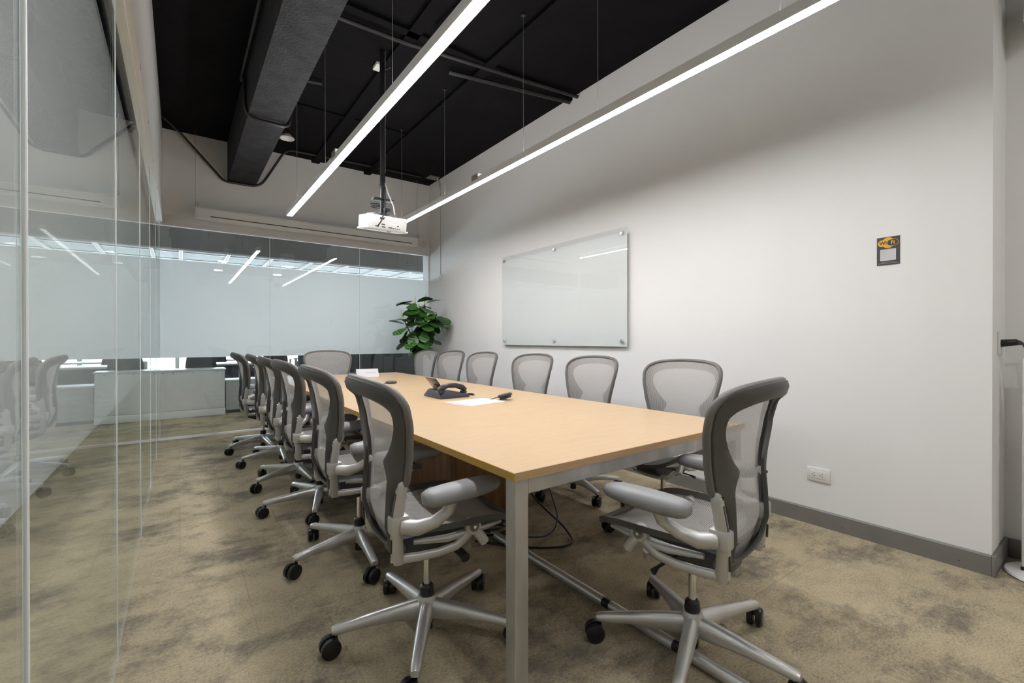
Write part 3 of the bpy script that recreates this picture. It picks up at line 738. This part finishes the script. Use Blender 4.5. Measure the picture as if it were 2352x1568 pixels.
    mb.build('seat_frame', 'shell', ch, angle=60)
    def sfn(u, v):
        y = -.170+.460*v; 
        yy = (y-(.0575))/.2175; yy = max(-1, min(1, yy)); hw = .208*(max(0., 1-abs(yy)**(2/.48)))**(.24)*(1-.10*max(0, -yy))
        hw = max(hw, .10); x = (2*u-1)*hw
        return Vector((x, y, sz(x, y)-.002-.012*(1-(2*u-1)**2)))
    MB().grid(14, 14, sfn, lambda u, v: (.43*v, .44*u)).build('seat_mesh', 'mesh', ch)
    for s_ in (-1, 1):
        MB().tube([(s_*.18, -.12, .405), (s_*.19, .0, .395), (s_*.19, .12, .400), (s_*.18, .23, .405)], [.010, .017, .016, .008], 10, flat=.8).build('seat_rail', 'alu_light', ch)
    # ---- back: rim, shell with an hourglass opening, pellicle
    ol = smooth_loop(OUT); il = smooth_loop(INN)
    MB().tube([bp_(x, z, .002) for x, z in ol], [.013 if abs(z) > .66 else .010 for x, z in ol], 10, closed=True, flat=.85, upv=(0, 1, 0)).build('back_rim', 'frame', ch)
    mb = MB(); n = len(ol); rings = []
    for (x0, z0), (x1, z1) in zip(ol, il): pass
    prof = ((0., -.006), (.0, -.016), (.35, -.024), (.8, -.028), (1., -.022), (1., -.012), (.5, -.010))
    for f, off in prof:
        ring = []
        for (x0, z0), (x1, z1) in zip(ol, il):
            x, z = x0*.985+(x1-x0*.985)*f, z0+(z1-z0)*f
            hump = .012*max(0, min(1, (z0-.96)/.04)) if .3 < f else 0
            ring.append(mb.bm.verts.new(bp_(x, z, off-hump)))
        rings.append(ring)
    for i in range(len(rings)):
        A, B = rings[i], rings[(i+1) % len(rings)]
        for k in range(n): mb.bm.faces.new((A[k], A[(k+1) % n], B[(k+1) % n], B[k]))
    sh = mb.build('back_shell', 'shell', ch, angle=45)
    for x, z in ((.205, .945), (-.205, .945), (.205, .66), (-.205, .66)):
        p = bp_(x, z, -.026)
        MB().lathe([(0, -.002), (.0055, -.002), (.0055, .003), (0, .003)], 10, 'Y', p).build('screw', 'black', sh)
    def bfn(u, v):
        # v: 0 bottom to 1 top, u across
        z = .402+(1.008-.402)*v
        hw = 0
        for (xa, za), (xb, zb) in zip(OUT, OUT[1:]):
            if zb <= z <= za:
                k = (z-zb)/(za-zb) if za > zb else 0; hw = xb+(xa-xb)*k
        x = (2*u-1)*hw*.985
        return bp_(x, z, .004)
    MB().grid(16, 34, bfn, lambda u, v: (bfn(u, v).x, .62*v)).build('back_mesh', 'mesh', ch)
    # ---- side posts, links, arms
    for s_ in (-1, 1):
        mb = MB(); rings = []
        for x, y, z, wx, wy in ((.163, -.168, .335, .013, .016), (.165, -.172, .350, .016, .020), (.172, -.178, .42, .0155, .019), (.188, -.178, .52, .0155, .018), (.202, -.170, .60, .015, .017), (.206, -.168, .625, .012, .013), (.207, -.168, .632, .006, .007)):
            ring = [mb.bm.verts.new((s_*(x+wx*cx_), y+wy*cy_, z)) for cx_, cy_ in ((-1, -.6), (-.7, -1), (.7, -1), (1, -.6), (1, .6), (.7, 1), (-.7, 1), (-1, .6))]
            rings.append(ring)
        for A, B in zip(rings, rings[1:]):
            for i in range(8): mb.bm.faces.new((A[i], A[(i+1) % 8], B[(i+1) % 8], B[i]))
        mb.bm.faces.new(rings[0]); mb.bm.faces.new(rings[-1])
        post = mb.build('arm_post', 'alu_light', ch, angle=40)
        MB().tube([(s_*.1865, -.1965, .51), (s_*.200, -.1875, .59)], .0062, 8, flat=.5, upv=(1, 0, 0)).build('slot', 'shell', post)
        MB().tube([(s_*.1765, -.1990, .385), (s_*.181, -.1995, .43)], .0062, 8, flat=.5, upv=(1, 0, 0)).build('slot', 'black', post)
        for z_, x_, y_ in ((.612, .205, -.186), (.352, .165, -.193)):
            MB().lathe([(0, -.003), (.0065, -.003), (.0065, .003), (0, .003)], 12, 'Y', (s_*x_, y_, z_)).build('bolt', 'chrome', post)
        # link from the post foot to the front pivot
        MB().tube([(s_*.165, -.165, .352), (s_*.178, -.10, .350), (s_*.19, -.03, .352), (s_*.196, .035, .362), (s_*.198, .075, .388), (s_*.199, .095, .418)], [.017, .0165, .016, .016, .017, .022], 12, flat=.75, upv=(0, 0, 1)).build('side_link', 'alu_light', ch)
        pv = MB().lathe([(0, -.016), (.028, -.016), (.031, -.012), (.031, .012), (.028, .016), (0, .016)], 22, 'X', (s_*.200, .098, .424)).build('pivot_disc', 'alu_light', ch)
        MB().lathe([(0, -.003), (.018, -.003), (.018, .003), (0, .003)], 18, 'X', (s_*.2165, .098, .424)).build('pivot_cap', 'baseboard', pv)
        MB().lathe([(0, -.002), (.006, -.002), (.006, .002), (0, .002)], 8, 'X', (s_*.2205, .098, .424)).build('hex_bolt', 'chrome', pv)
        MB().tube([(s_*.198, .10, .415), (s_*.203, .125, .385), (s_*.207, .145, .355)], [.016, .019, .018], 12).build('front_link', 'alu_light', ch)
        # bracket and arm
        MB().box((s_*.180-.026, -.206, .448), (s_*.180+.026, -.142, .512), .010).build('arm_bracket', 'alu_light', ch)
        MB().tube([(s_*.195, -.165, .478), (s_*.225, -.120, .474), (s_*.248, -.070, .492), (s_*(.262 if s_ > 0 else .276), -.028, .535), (s_*(.268 if s_ > 0 else .288), -.012, .590), (s_*(.268 if s_ > 0 else .290), -.006, .612)], [.030, .029, .026, .023, .020, .021], 14, flat=.85, upv=(0, 0, 1)).build('arm', 'alu_light', ch)
        mb = MB(); rings = []
        for yy, w_, zt, zb in ((-.128, .012, .640, .622), (-.122, .030, .650, .611), (-.10, .041, .656, .606), (-.04, .0465, .659, .604), (.05, .047, .660, .605), (.12, .0435, .658, .609), (.155, .037, .653, .614), (.170, .026, .646, .619), (.176, .010, .639, .627)):
            xc = .272-.12*yy if s_ > 0 else -.298+.0*yy
            rings.append([mb.bm.verts.new((xc+w_*cx_, yy, zb+(zt-zb)*cz_)) for cx_, cz_ in ((-.7, .0), (-.95, .25), (-1, .55), (-.86, .85), (-.5, 1), (.5, 1), (.86, .85), (1, .55), (.95, .25), (.7, 0))])
        for A, B in zip(rings, rings[1:]):
            for i in range(10): mb.bm.faces.new((A[i], A[(i+1) % 10], B[(i+1) % 10], B[i]))
        mb.bm.faces.new(rings[0]); mb.bm.faces.new(rings[-1])
        mb.build('arm_pad', 'pad', ch, angle=60)
    UP = {'tilt_mechanism', 'front_bar', 'tension_knob', 'height_lever', 'seat_frame', 'seat_mesh', 'seat_rail', 'side_link', 'pivot_disc', 'front_link', 'arm_bracket', 'arm_post'}
    def lift(o, f):
        for v in o.data.vertices: v.co.z += f(v.co.z)
        for c_ in o.children: lift(c_, f)
    for o in list(ch.children):
        nm = o.name.split('.')[0]
        if nm in UP: lift(o, lambda z: .045)
        elif nm == 'arm': lift(o, lambda z: .045-.035*max(0, min(1, (z-.478)/.134)))
        elif nm == 'arm_pad': lift(o, lambda z: .0)
        elif nm == 'gas_lift': lift(o, lambda z: .05 if z > .25 else 0)
    return ch

proto = make_chair()
chairs = []
used = [False]
def put_chair(x, y, face, base, label):
    """face: direction the sitter looks, degrees from +X; base: star angle in world"""
    if not used[0]: c = proto; used[0] = True
    else: c = copy_tree(proto)
    c.location = (x, y, 0); rz = R(face-90); c.rotation_euler = (0, 0, rz)
    c['label'] = label
    # turn the star base on its own
    da = R(base)-rz
    for chd in c.children:
        nm = chd.name.split('.')[0]
        if nm == 'base_leg': chd.rotation_euler = (0, 0, da)
    chairs.append(c); return c
LX = [(.785, 1.642, -4, 22), (.785, 2.475, -1, 48), (.785, 3.335, 1, 36), (.785, 4.045, 0, 60), (.785, 4.80, -2, 50), (.72, 5.48, 0, 60)]
nth = ['nearest the viewpoint', 'second from the viewpoint', 'third from the viewpoint', 'fourth from the viewpoint', 'fifth from the viewpoint', 'farthest from the viewpoint']
for (x, y, f, b), w in zip(LX, nth): put_chair(x, y, f, b, 'grey mesh office chair on the glass partition side of the table, %s' % w)
RXC = [(2.40, 1.71, 180, 10), (2.42, 2.52, 178, 40), (2.42, 3.25, 181, 25), (2.40, 4.08, 180, 55), (2.42, 4.79, 183, 15), (2.42, 5.47, 182, 33)]
for (x, y, f, b), w in zip(RXC, nth): put_chair(x, y, f, b, 'grey mesh office chair on the white wall side of the table, %s' % w)
put_chair(1.528, .962, 98, -11, 'grey mesh office chair at the near end of the table, back to the viewpoint')
put_chair(1.46, 5.60, 270, 18, 'grey mesh office chair at the far end of the table, before the back glass')

# ------------------------------------------------------------------ things on the table
t = thing('desk_phone', 'black desk phone with raised screen and curled handset cord on the table', 'phone', (1.565, 2.945, TZ))
MB().prism([(-.115, 0), (.115, 0), (.118, .012), (.11, .022), (-.03, .050), (-.075, .052), (-.085, .047), (-.118, .010)], 'Y', -.13, .13, .003).build('base', 'phone_base', t)
MB().box((-.02, -.055, .046), (.10, .12, .050), .002, 2, Matrix.Rotation(R(11), 4, 'Y') @ Matrix.Translation((.0, 0, -.004))).build('keypad', 'darkgrey', t)
MB().box((-.008, -.07, 0), (.0, .09, .115), .003, 2, Matrix.Translation((-.035, .03, .048)) @ Matrix.Rotation(R(-38), 4, 'Y')).build('screen', 'screen', t)
MB().prism([(-.07, .045), (-.03, .045), (-.055, .085), (-.075, .10)], 'Y', .0, .07, .002).build('screen_arm', 'phone', t)
hs = MB().tube([(-.112, -.095, .058), (-.09, -.095, .074), (-.04, -.095, .088), (.02, -.095, .087), (.075, -.095, .070), (.10, -.095, .050)], [.020, .021, .017, .017, .020, .018], 12, flat=.75, upv=(0, 0, 1)).build('handset', 'phone', t)
MB().lathe([(0, .040), (.024, .040), (.026, .060), (0, .066)], 16, 'Z', (-.092, -.095, 0)).build('earpiece', 'phone', hs)
MB().lathe([(0, .028), (.024, .028), (.026, .045), (0, .05)], 16, 'Z', (.085, -.095, 0)).build('mouthpiece', 'phone', hs)
MB().tube([(.105+.05*k/60, -.09-.035*k/60+.007*math.cos(k*.9), .012+.007*math.sin(k*.9)+.006*math.sin(k/60*3.14)) for k in range(61)], .0028, 6).build('curled_cord', 'phone', t)
t = thing('paper_sheet', 'printed white sheet lying beside the desk phone', 'paper', (1.585, 2.57, TZ), R(8))
MB().box((-.165, -.125, 0), (.165, .125, .0008)).build('sheet', 'paper', t, False)
MB().box((-.142, -.11, .0008), (-.136, .095, .0012)).build('print_bar', 'ink', t, False)
MB().box((.05, -.112, .0008), (.12, -.106, .0012)).build('print_bar', 'ink', t, False)
MB().box((-.12, -.09, .0008), (.14, -.088, .0010)).build('print_line', 'sign_print', t, False)
def mic(x, y, rz, label, tilt=0):
    t = thing('table_microphone', label, 'microphone', (x, y, TZ), rz, 'round table microphones')
    MB().lathe([(0, .002), (.046, .002), (.052, .008), (.052, .014), (.046, .021), (.02, .024), (0, .0245)], 28).build('body', 'darkgrey', t)
    MB().tube([(-.045, 0, .008), (-.08, .01, .006), (-.11, .03, .004), (-.14, .02, .004)], .003, 6).build('cable', 'black', t)
    return t
mc = mic(1.80, 2.54, R(165), 'round black table microphone at the corner of the printed sheet')
mc.rotation_euler = (R(-16), 0, R(20)); mc.location.z = TZ+.020
MB().box((-.03, -.03, -.012), (.03, .03, .006), .004).build('wedge_foot', 'black', mc)
mic(1.615, 4.14, R(10), 'round black table microphone on the far table half')
t = thing('paper_slip', 'small white paper under the far table microphone', 'paper', (1.50, 4.22, TZ), R(15))
MB().box((-.10, -.075, 0), (.10, .075, .0008)).build('sheet', 'paper', t, False)
t = thing('tent_card', 'white folded tent card standing at the far end of the table', 'card', (1.69, 5.05, TZ), R(-4))
MB().prism([(-.05, 0), (-.049, 0), (0, .085), (.049, 0), (.05, 0), (.0, .0875)], 'X', -.12, .12).build('card', 'paper', t, False)
MB().box((-.02, -.0242, .045), (.09, -.0236, .049), 0, 1).build('print_line', 'sign_print', t, False)

# ------------------------------------------------------------------ fiddle leaf fig
t = thing('fiddle_leaf_fig', 'tall potted fiddle leaf fig in the far corner by the white wall', 'plant', (2.80, 6.10, 0))
pot = MB().lathe([(0, 0), (.13, 0), (.14, .01), (.17, .36), (.175, .38), (.16, .38), (.155, .34), (0, .34)], 28).build('pot', 'pot', t)
MB().lathe([(0, .335), (.156, .335), (.156, .345), (0, .35)], 20).build('soil', 'soil', pot)
trunk_pts = {
    'a': [(0, 0, .34), (.01, -.02, .7), (.02, -.03, .98), (.07, -.05, 1.15), (.08, -.04, 1.4), (.06, -.05, 1.66)],
    'b': [(.02, -.03, .95), (-.05, -.06, 1.06), (-.16, -.08, 1.22), (-.27, -.10, 1.42)],
    'c': [(.03, -.03, 1.0), (.0, -.10, 1.12), (.0, -.16, 1.30), (.01, -.18, 1.42)],
    'd': [(.08, -.04, 1.4), (-.05, -.04, 1.55), (-.08, -.04, 1.68)],
    'e': [(.08, -.05, 1.2), (.16, -.12, 1.35), (.20, -.16, 1.52)]}
for k, p in trunk_pts.items():
    rr = [.02-.010*i/(len(p)-1) if k == 'a' else .012-.005*i/(len(p)-1) for i in range(len(p))]
    MB().tube(p, rr, 8).build('stem', 'bark', t)
def leaf_mesh():
    outl = [(0, .012), (.08, .05), (.2, .085), (.35, .10), (.5, .125), (.65, .15), (.8, .145), (.92, .10), (1., .02)]
    mb = MB(); lay = mb.bm.loops.layers.uv.verify(); rows = []
    for v, w in outl:
        bend = -.20*v*v
        wav = .012*math.sin(v*14)
        rows.append([(Vector((-w*2.4, v, bend+.05*w*6*.3+wav)), (-w, v)), (Vector((0, v, bend)), (0, v)), (Vector((w*2.4, v, bend+.05*w*6*.3-wav)), (w, v))])
    V = [[(mb.bm.verts.new(p*.20), uv) for p, uv in r_] for r_ in rows]
    for A, B in zip(V, V[1:]):
        for i in (0, 1):
            q = (A[i], A[i+1], B[i+1], B[i]); f = mb.bm.faces.new([x[0] for x in q])
            for lp, x in zip(f.loops, q): lp[lay].uv = x[1]
    pet = [(-.05, 0)]
    return mb
lm = leaf_mesh().build('leaf', 'leaf', t)
first = [True]
def add_leaf(p, az, el, s, roll=0.):
    if first[0]: o = lm; first[0] = False
    else: o = lm.copy(); col.objects.link(o); o.parent = t
    d = Vector((math.cos(az)*math.cos(el), math.sin(az)*math.cos(el), math.sin(el)))
    x = d.cross(Vector((0, 0, 1))); x.normalize(); z = x.cross(d)
    m = Matrix(((x.x, d.x, z.x, 0), (x.y, d.y, z.y, 0), (x.z, d.z, z.z, 0), (0, 0, 0, 1))) @ Matrix.Rotation(roll, 4, 'Y')
    m = Matrix.Translation(p) @ m @ Matrix.Scale(s, 4); o.matrix_local = m
rng = random.Random(11)
tips = [(trunk_pts['a'], 24, .74), (trunk_pts['b'], 20, .55), (trunk_pts['c'], 18, .60), (trunk_pts['d'], 17, .60), (trunk_pts['e'], 14, .52)]
for pts, nl, span in tips:
    az = rng.uniform(0, 6.28)
    L_ = [Vector(p) for p in pts]
    for i in range(nl):
        f = 1-(i/(nl-1))*min(1, span)
        q = f*(len(L_)-1); k = min(int(q), len(L_)-2); p = L_[k].lerp(L_[k+1], q-k)
        if p.z < 1.02: p.z = 1.02+rng.uniform(0, .08)
        az += 2.4+rng.uniform(-.3, .3)
        el = R(rng.uniform(-30, 25)) if f > .8 else R(rng.uniform(-62, -8))
        # keep clear of the wall on the right and the glass behind
        d = Vector((math.cos(az), math.sin(az)))
        s_ = rng.uniform(.95, 1.30)
        ex = p.x+2.80+d.x*.2*s_; ey = p.y+6.10+d.y*.2*s_
        if ex > 3.14: s_ *= .8; el = R(-55)
        if ey > 6.50: s_ *= .8; el = R(-50)
        add_leaf(p+Vector((d.x, d.y, .5))*.035, az, el, s_, rng.uniform(-.35, .35))
for p, dv in ((trunk_pts['a'][-1], (.02, 0, .17)), (trunk_pts['b'][-1], (-.06, -.02, .16)), (trunk_pts['c'][-1], (0, 0, .12)), (trunk_pts['d'][-1], (0, 0, .12))):
    p = Vector(p); MB().tube([p, p+Vector(dv)*.5, p+Vector(dv)], [.007, .006, .001], 6).build('bud_spike', 'spike', t)

# ------------------------------------------------------------------ the office beyond the back glass
OY1 = 13.2; OZ = 2.78
struct('wall_office_left', MB().box((-4.3, 7.4, 0), (-4.2, OY1, 3.6)), 'white_wall', 'far left wall of the office beyond')
struct('wall_office_right', MB().box((6.9, 6.7, 0), (7.0, OY1, 3.6)), 'office_grey', 'grey right wall of the office beyond')
struct('wall_office_divider', MB().box((XW, 6.70, 0), (6.9, 6.8, 3.6)), 'white_wall', 'office side of the neighbouring room')
struct('wall_corridor_end', MB().box((-4.2, 7.3, 0), (-2.4, 7.4, 3.6)), 'white_wall', 'corridor end wall')
struct('ceiling_office', MB().box((-4.2, 7.75, OZ), (6.9, OY1, OZ+.1)), 'office_ceiling', 'pale blue grey office ceiling')
struct('wall_soffit', MB().box((-4.2, 7.6, 2.385), (6.9, 7.75, 3.6)), 'soffit', 'grey concrete soffit beyond the back glass')
struct('ceiling_passage', MB().box((-4.2, YB+.10, 3.5), (6.9, 7.6, 3.6)), 'black_paint', 'dark ceiling over the passage')
SORD = ['first', 'second', 'third', 'fourth', 'fifth', 'sixth', 'seventh', 'eighth', 'ninth', 'tenth', 'eleventh', 'twelfth', 'thirteenth']
for i in range(-4, 9):
    x = .03+i*.735
    if x > 6.7 or x < -4: continue
    t = thing('strip_light', 'white linear ceiling strip in the office beyond the glass, %s from the left' % SORD[i+4], 'strip light', (x, 7.9, OZ), 0, 'office ceiling strips')
    MB().box((-.03, 0, -.03), (.03, 5.2, 0)).build('housing', 'office_white', t, False)
    MB().box((-.022, .02, -.034), (.022, 5.18, -.0305)).build('diffuser', 'office_strip', t, False)
for y in (8.6, 9.5, 10.4, 11.3): tag(MB().box((-4.2, y, OZ-.012), (6.9, y+.03, OZ)).build('ceiling_rib', 'office_white'), kind='structure')
# window wall
struct('wall_window_sill', MB().box((-4.2, OY1, 0), (6.9, OY1+.15, .35)), 'office_grey', 'low window sill wall')
struct('wall_window_head', MB().box((-4.2, OY1, 2.6), (6.9, OY1+.15, 3.6)), 'office_grey', 'window head wall')
k = pane_n
for i in range(8):
    x0 = -4.2+i*1.3875; k += 1
    o = struct('window_%d' % k, MB().box((x0+.04, OY1+.06, .35), (x0+1.3475, OY1+.068, 2.6)), 'glass', 'tall exterior office window, number %d from the left' % (i+1), smooth=False)
    for xx in (x0, x0+1.3475): MB().box((xx, OY1+.02, .35), (xx+.04, OY1+.11, 2.6)).build('mullion', 'mullion', o, False)
# credenza and cabinets
t = thing('credenza', 'long white metal credenza beyond the back glass', 'cabinet', (-.19, 8.52, 0))
MB().box((-.76, -.20, .11), (.76, .20, .690), .003).build('body', 'office_white', t)
MB().box((-.765, -.205, .0), (.765, .20, .105), .003).build('plinth', 'office_white', t)
MB().box((-.775, -.215, .690), (.775, .215, .712), .002).build('top', 'office_white', t)
for x in (-.375, .375): MB().box((x-.36, -.2035, .13), (x+.36, -.2005, .67), .001).build('panel', 'office_white', t)
for x in (-.70, -.55, -.2, .0, .12, .35, .66): MB().lathe([(.006, -.002), (.006, .001)], 8, 'Y', (x, -.206, .665)).build('screw', 'darkgrey', t)
for i, (x, w_, lab) in enumerate(((1.075, .97, 'low grey cabinet beside the white credenza beyond the glass'), (-1.455, .97, 'added low grey cabinet left of the white credenza, copying a reflection'), (2.3, 1.0, 'low grey cabinet behind the fig beyond the glass'))):  # left one is added: a solid copy of the right cabinet's reflection
    t = thing('low_cabinet', lab, 'cabinet', (x, 8.62, 0))
    MB().box((-w_/2, -.2, .05), (w_/2, .2, .50), .003).build('body', 'office_grey', t)
    MB().box((-w_/2+.02, -.17, 0), (w_/2-.02, .18, .05)).build('kick', 'office_dark', t)
    MB().box((-w_/2-.01, -.21, .50), (w_/2+.01, .21, .525), .002).build('top', 'office_white', t)
def desk(x, y, label):
    t = thing('office_desk', label, 'desk', (x, y, 0), 0, 'desks in the office beyond')
    MB().box((-.75, -.36, .70), (.75, .36, .73), .003).build('top', 'office_white', t)
    for sx in (-1, 1):
        for sy in (-1, 1): MB().box((sx*.70-.025, sy*.32-.025, 0), (sx*.70+.025, sy*.32+.025, .70)).build('leg', 'office_grey', t)
    MB().box((-.68, -.335, .2), (.68, -.325, .66)).build('modesty_panel', 'office_dark', t)
    return t
def dark_chair(x, y, rz, label):
    t = thing('desk_chair', label, 'chair', (x, y, 0), rz, 'dark chairs in the office beyond')
    MB().grid(8, 8, lambda u, v: Vector(((2*u-1)*.23*(1-.25*v*v), -.2-.06*v+.25*((2*u-1)*.23)**2, .55+.42*v))).build('back', 'office_dark', t)
    MB().box((-.235, -.24, .52), (.235, -.19, .56), .01).build('back_bar', 'black', t)
    MB().box((-.24, -.2, .42), (.24, .25, .48), .02).build('seat', 'office_dark', t)
    MB().lathe([(.02, .1), (.02, .42)], 12).build('column', 'black', t)
    for k_ in range(5):
        a = k_*1.2566; MB().tube([(0, 0, .12), (.30*math.cos(a), .30*math.sin(a), .06)], [.022, .015], 8).build('base_leg', 'black', t)
    for sx in (-1, 1): MB().tube([(sx*.24, -.15, .46), (sx*.27, -.1, .66), (sx*.27, .1, .66)], .014, 8).build('armrest', 'black', t)
    return t
for i, (x, y) in enumerate(((-1.2, 9.9), (.9, 9.9), (2.9, 10.30), (-1.2, 11.8), (.9, 11.9), (2.9, 11.9))):
    desk(x, y, 'white office desk in the office beyond, %s' % ['left front', 'middle front', 'right front', 'left back', 'middle back', 'right back'][i])
for i, (x, y, rz) in enumerate(((-.7, 9.2, .2), (.35, 9.15, -.3), (1.35, 9.2, .1), (2.4, 9.55, .3), (3.1, 9.55, -.2), (-1.4, 11.1, 2.9), (.6, 11.1, 3.2))):
    dark_chair(x, y, rz, 'dark desk chair in the office beyond, %s' % ['first in front row', 'second in front row', 'third in front row', 'fourth in front row', 'fifth in front row', 'left in back row', 'right in back row'][i])
for x0, x1, lab in ((1.75, 3.35, 'dark grey office screen behind the far end chair beyond the glass'), (3.354, 5.05, 'dark grey office screen farther right beyond the glass')):
    t = thing('office_screen', lab, 'screen', ((x0+x1)/2, 9.02, 0))
    w_ = (x1-x0)/2
    MB().box((-w_, -.025, .06), (w_, .025, 1.35), .006).build('panel', 'office_dark', t)
    MB().box((-w_, -.03, 1.35), (w_, .03, 1.375), .003).build('cap_rail', 'office_grey', t)
    for sx in (-1, 1): MB().box((sx*(w_-.1)-.02, -.16, 0), (sx*(w_-.1)+.02, .16, .06), .004).build('foot', 'office_grey', t)
# hanging vines
vr = random.Random(3)
ORD = ['first', 'second', 'third', 'fourth', 'fifth', 'sixth', 'seventh', 'eighth', 'ninth', 'tenth', 'eleventh', 'twelfth', 'thirteenth', 'fourteenth', 'fifteenth', 'sixteenth', 'seventeenth', 'eighteenth']
for i, (x, ln) in enumerate(((-.12, .16), (.42, .13), (.84, .06), (.93, .20), (1.28, .12), (1.75, .22), (2.02, .06), (2.28, .13), (2.62, .2), (2.88, .05), (3.10, .10), (3.22, .22), (3.42, .16), (3.57, .20), (3.68, .24), (3.86, .24), (4.10, .18), (4.20, .15))):
    xx = x*.72; L0 = ln*.9
    t = thing('hanging_vine', 'thin green vine trailing before the grey soffit, %s from the left' % ORD[i], 'vine', (xx, 6.86, 2.52), 0, 'trailing vines beyond the back glass')
    MB().tube([(0, 0, .98), (.004, .004, .4), (0, 0, 0), (vr.uniform(-.01, .01), 0, -L0*.5), (vr.uniform(-.02, .02), 0, -L0)], .0022, 5).build('stem', 'vine', t)
    mb = MB()
    for j in range(int(5+ln*50)):
        z = -L0*vr.random(); a = vr.uniform(0, 6.28); r_ = vr.uniform(.008, .018)
        c_ = Vector((math.cos(a)*r_*.7, math.sin(a)*r_*.7, z)); d_ = Vector((math.cos(a), math.sin(a), -.6))*r_; s_ = Vector((-math.sin(a), math.cos(a), 0))*r_*.5
        vv = [mb.bm.verts.new(q) for q in (c_-d_*.5, c_+s_, c_+d_*.7, c_-s_)]; mb.bm.faces.new(vv)
    tag(mb.build('foliage', 'vine', t), kind='stuff')
# far building outside
t = thing('far_building', 'pale office tower outside the far windows', 'building', (0, 110, 0))
MB().box((-26, 0, -60), (30, 12, 4)).build('facade', 'building', t, False)
for i in range(12):
    for j in range(5):
        MB().box((-24+i*4.4, -.12, -19+j*3.9), (-21.6+i*4.4, .02, -17+j*3.9)).build('window', 'building_glass', t, False)
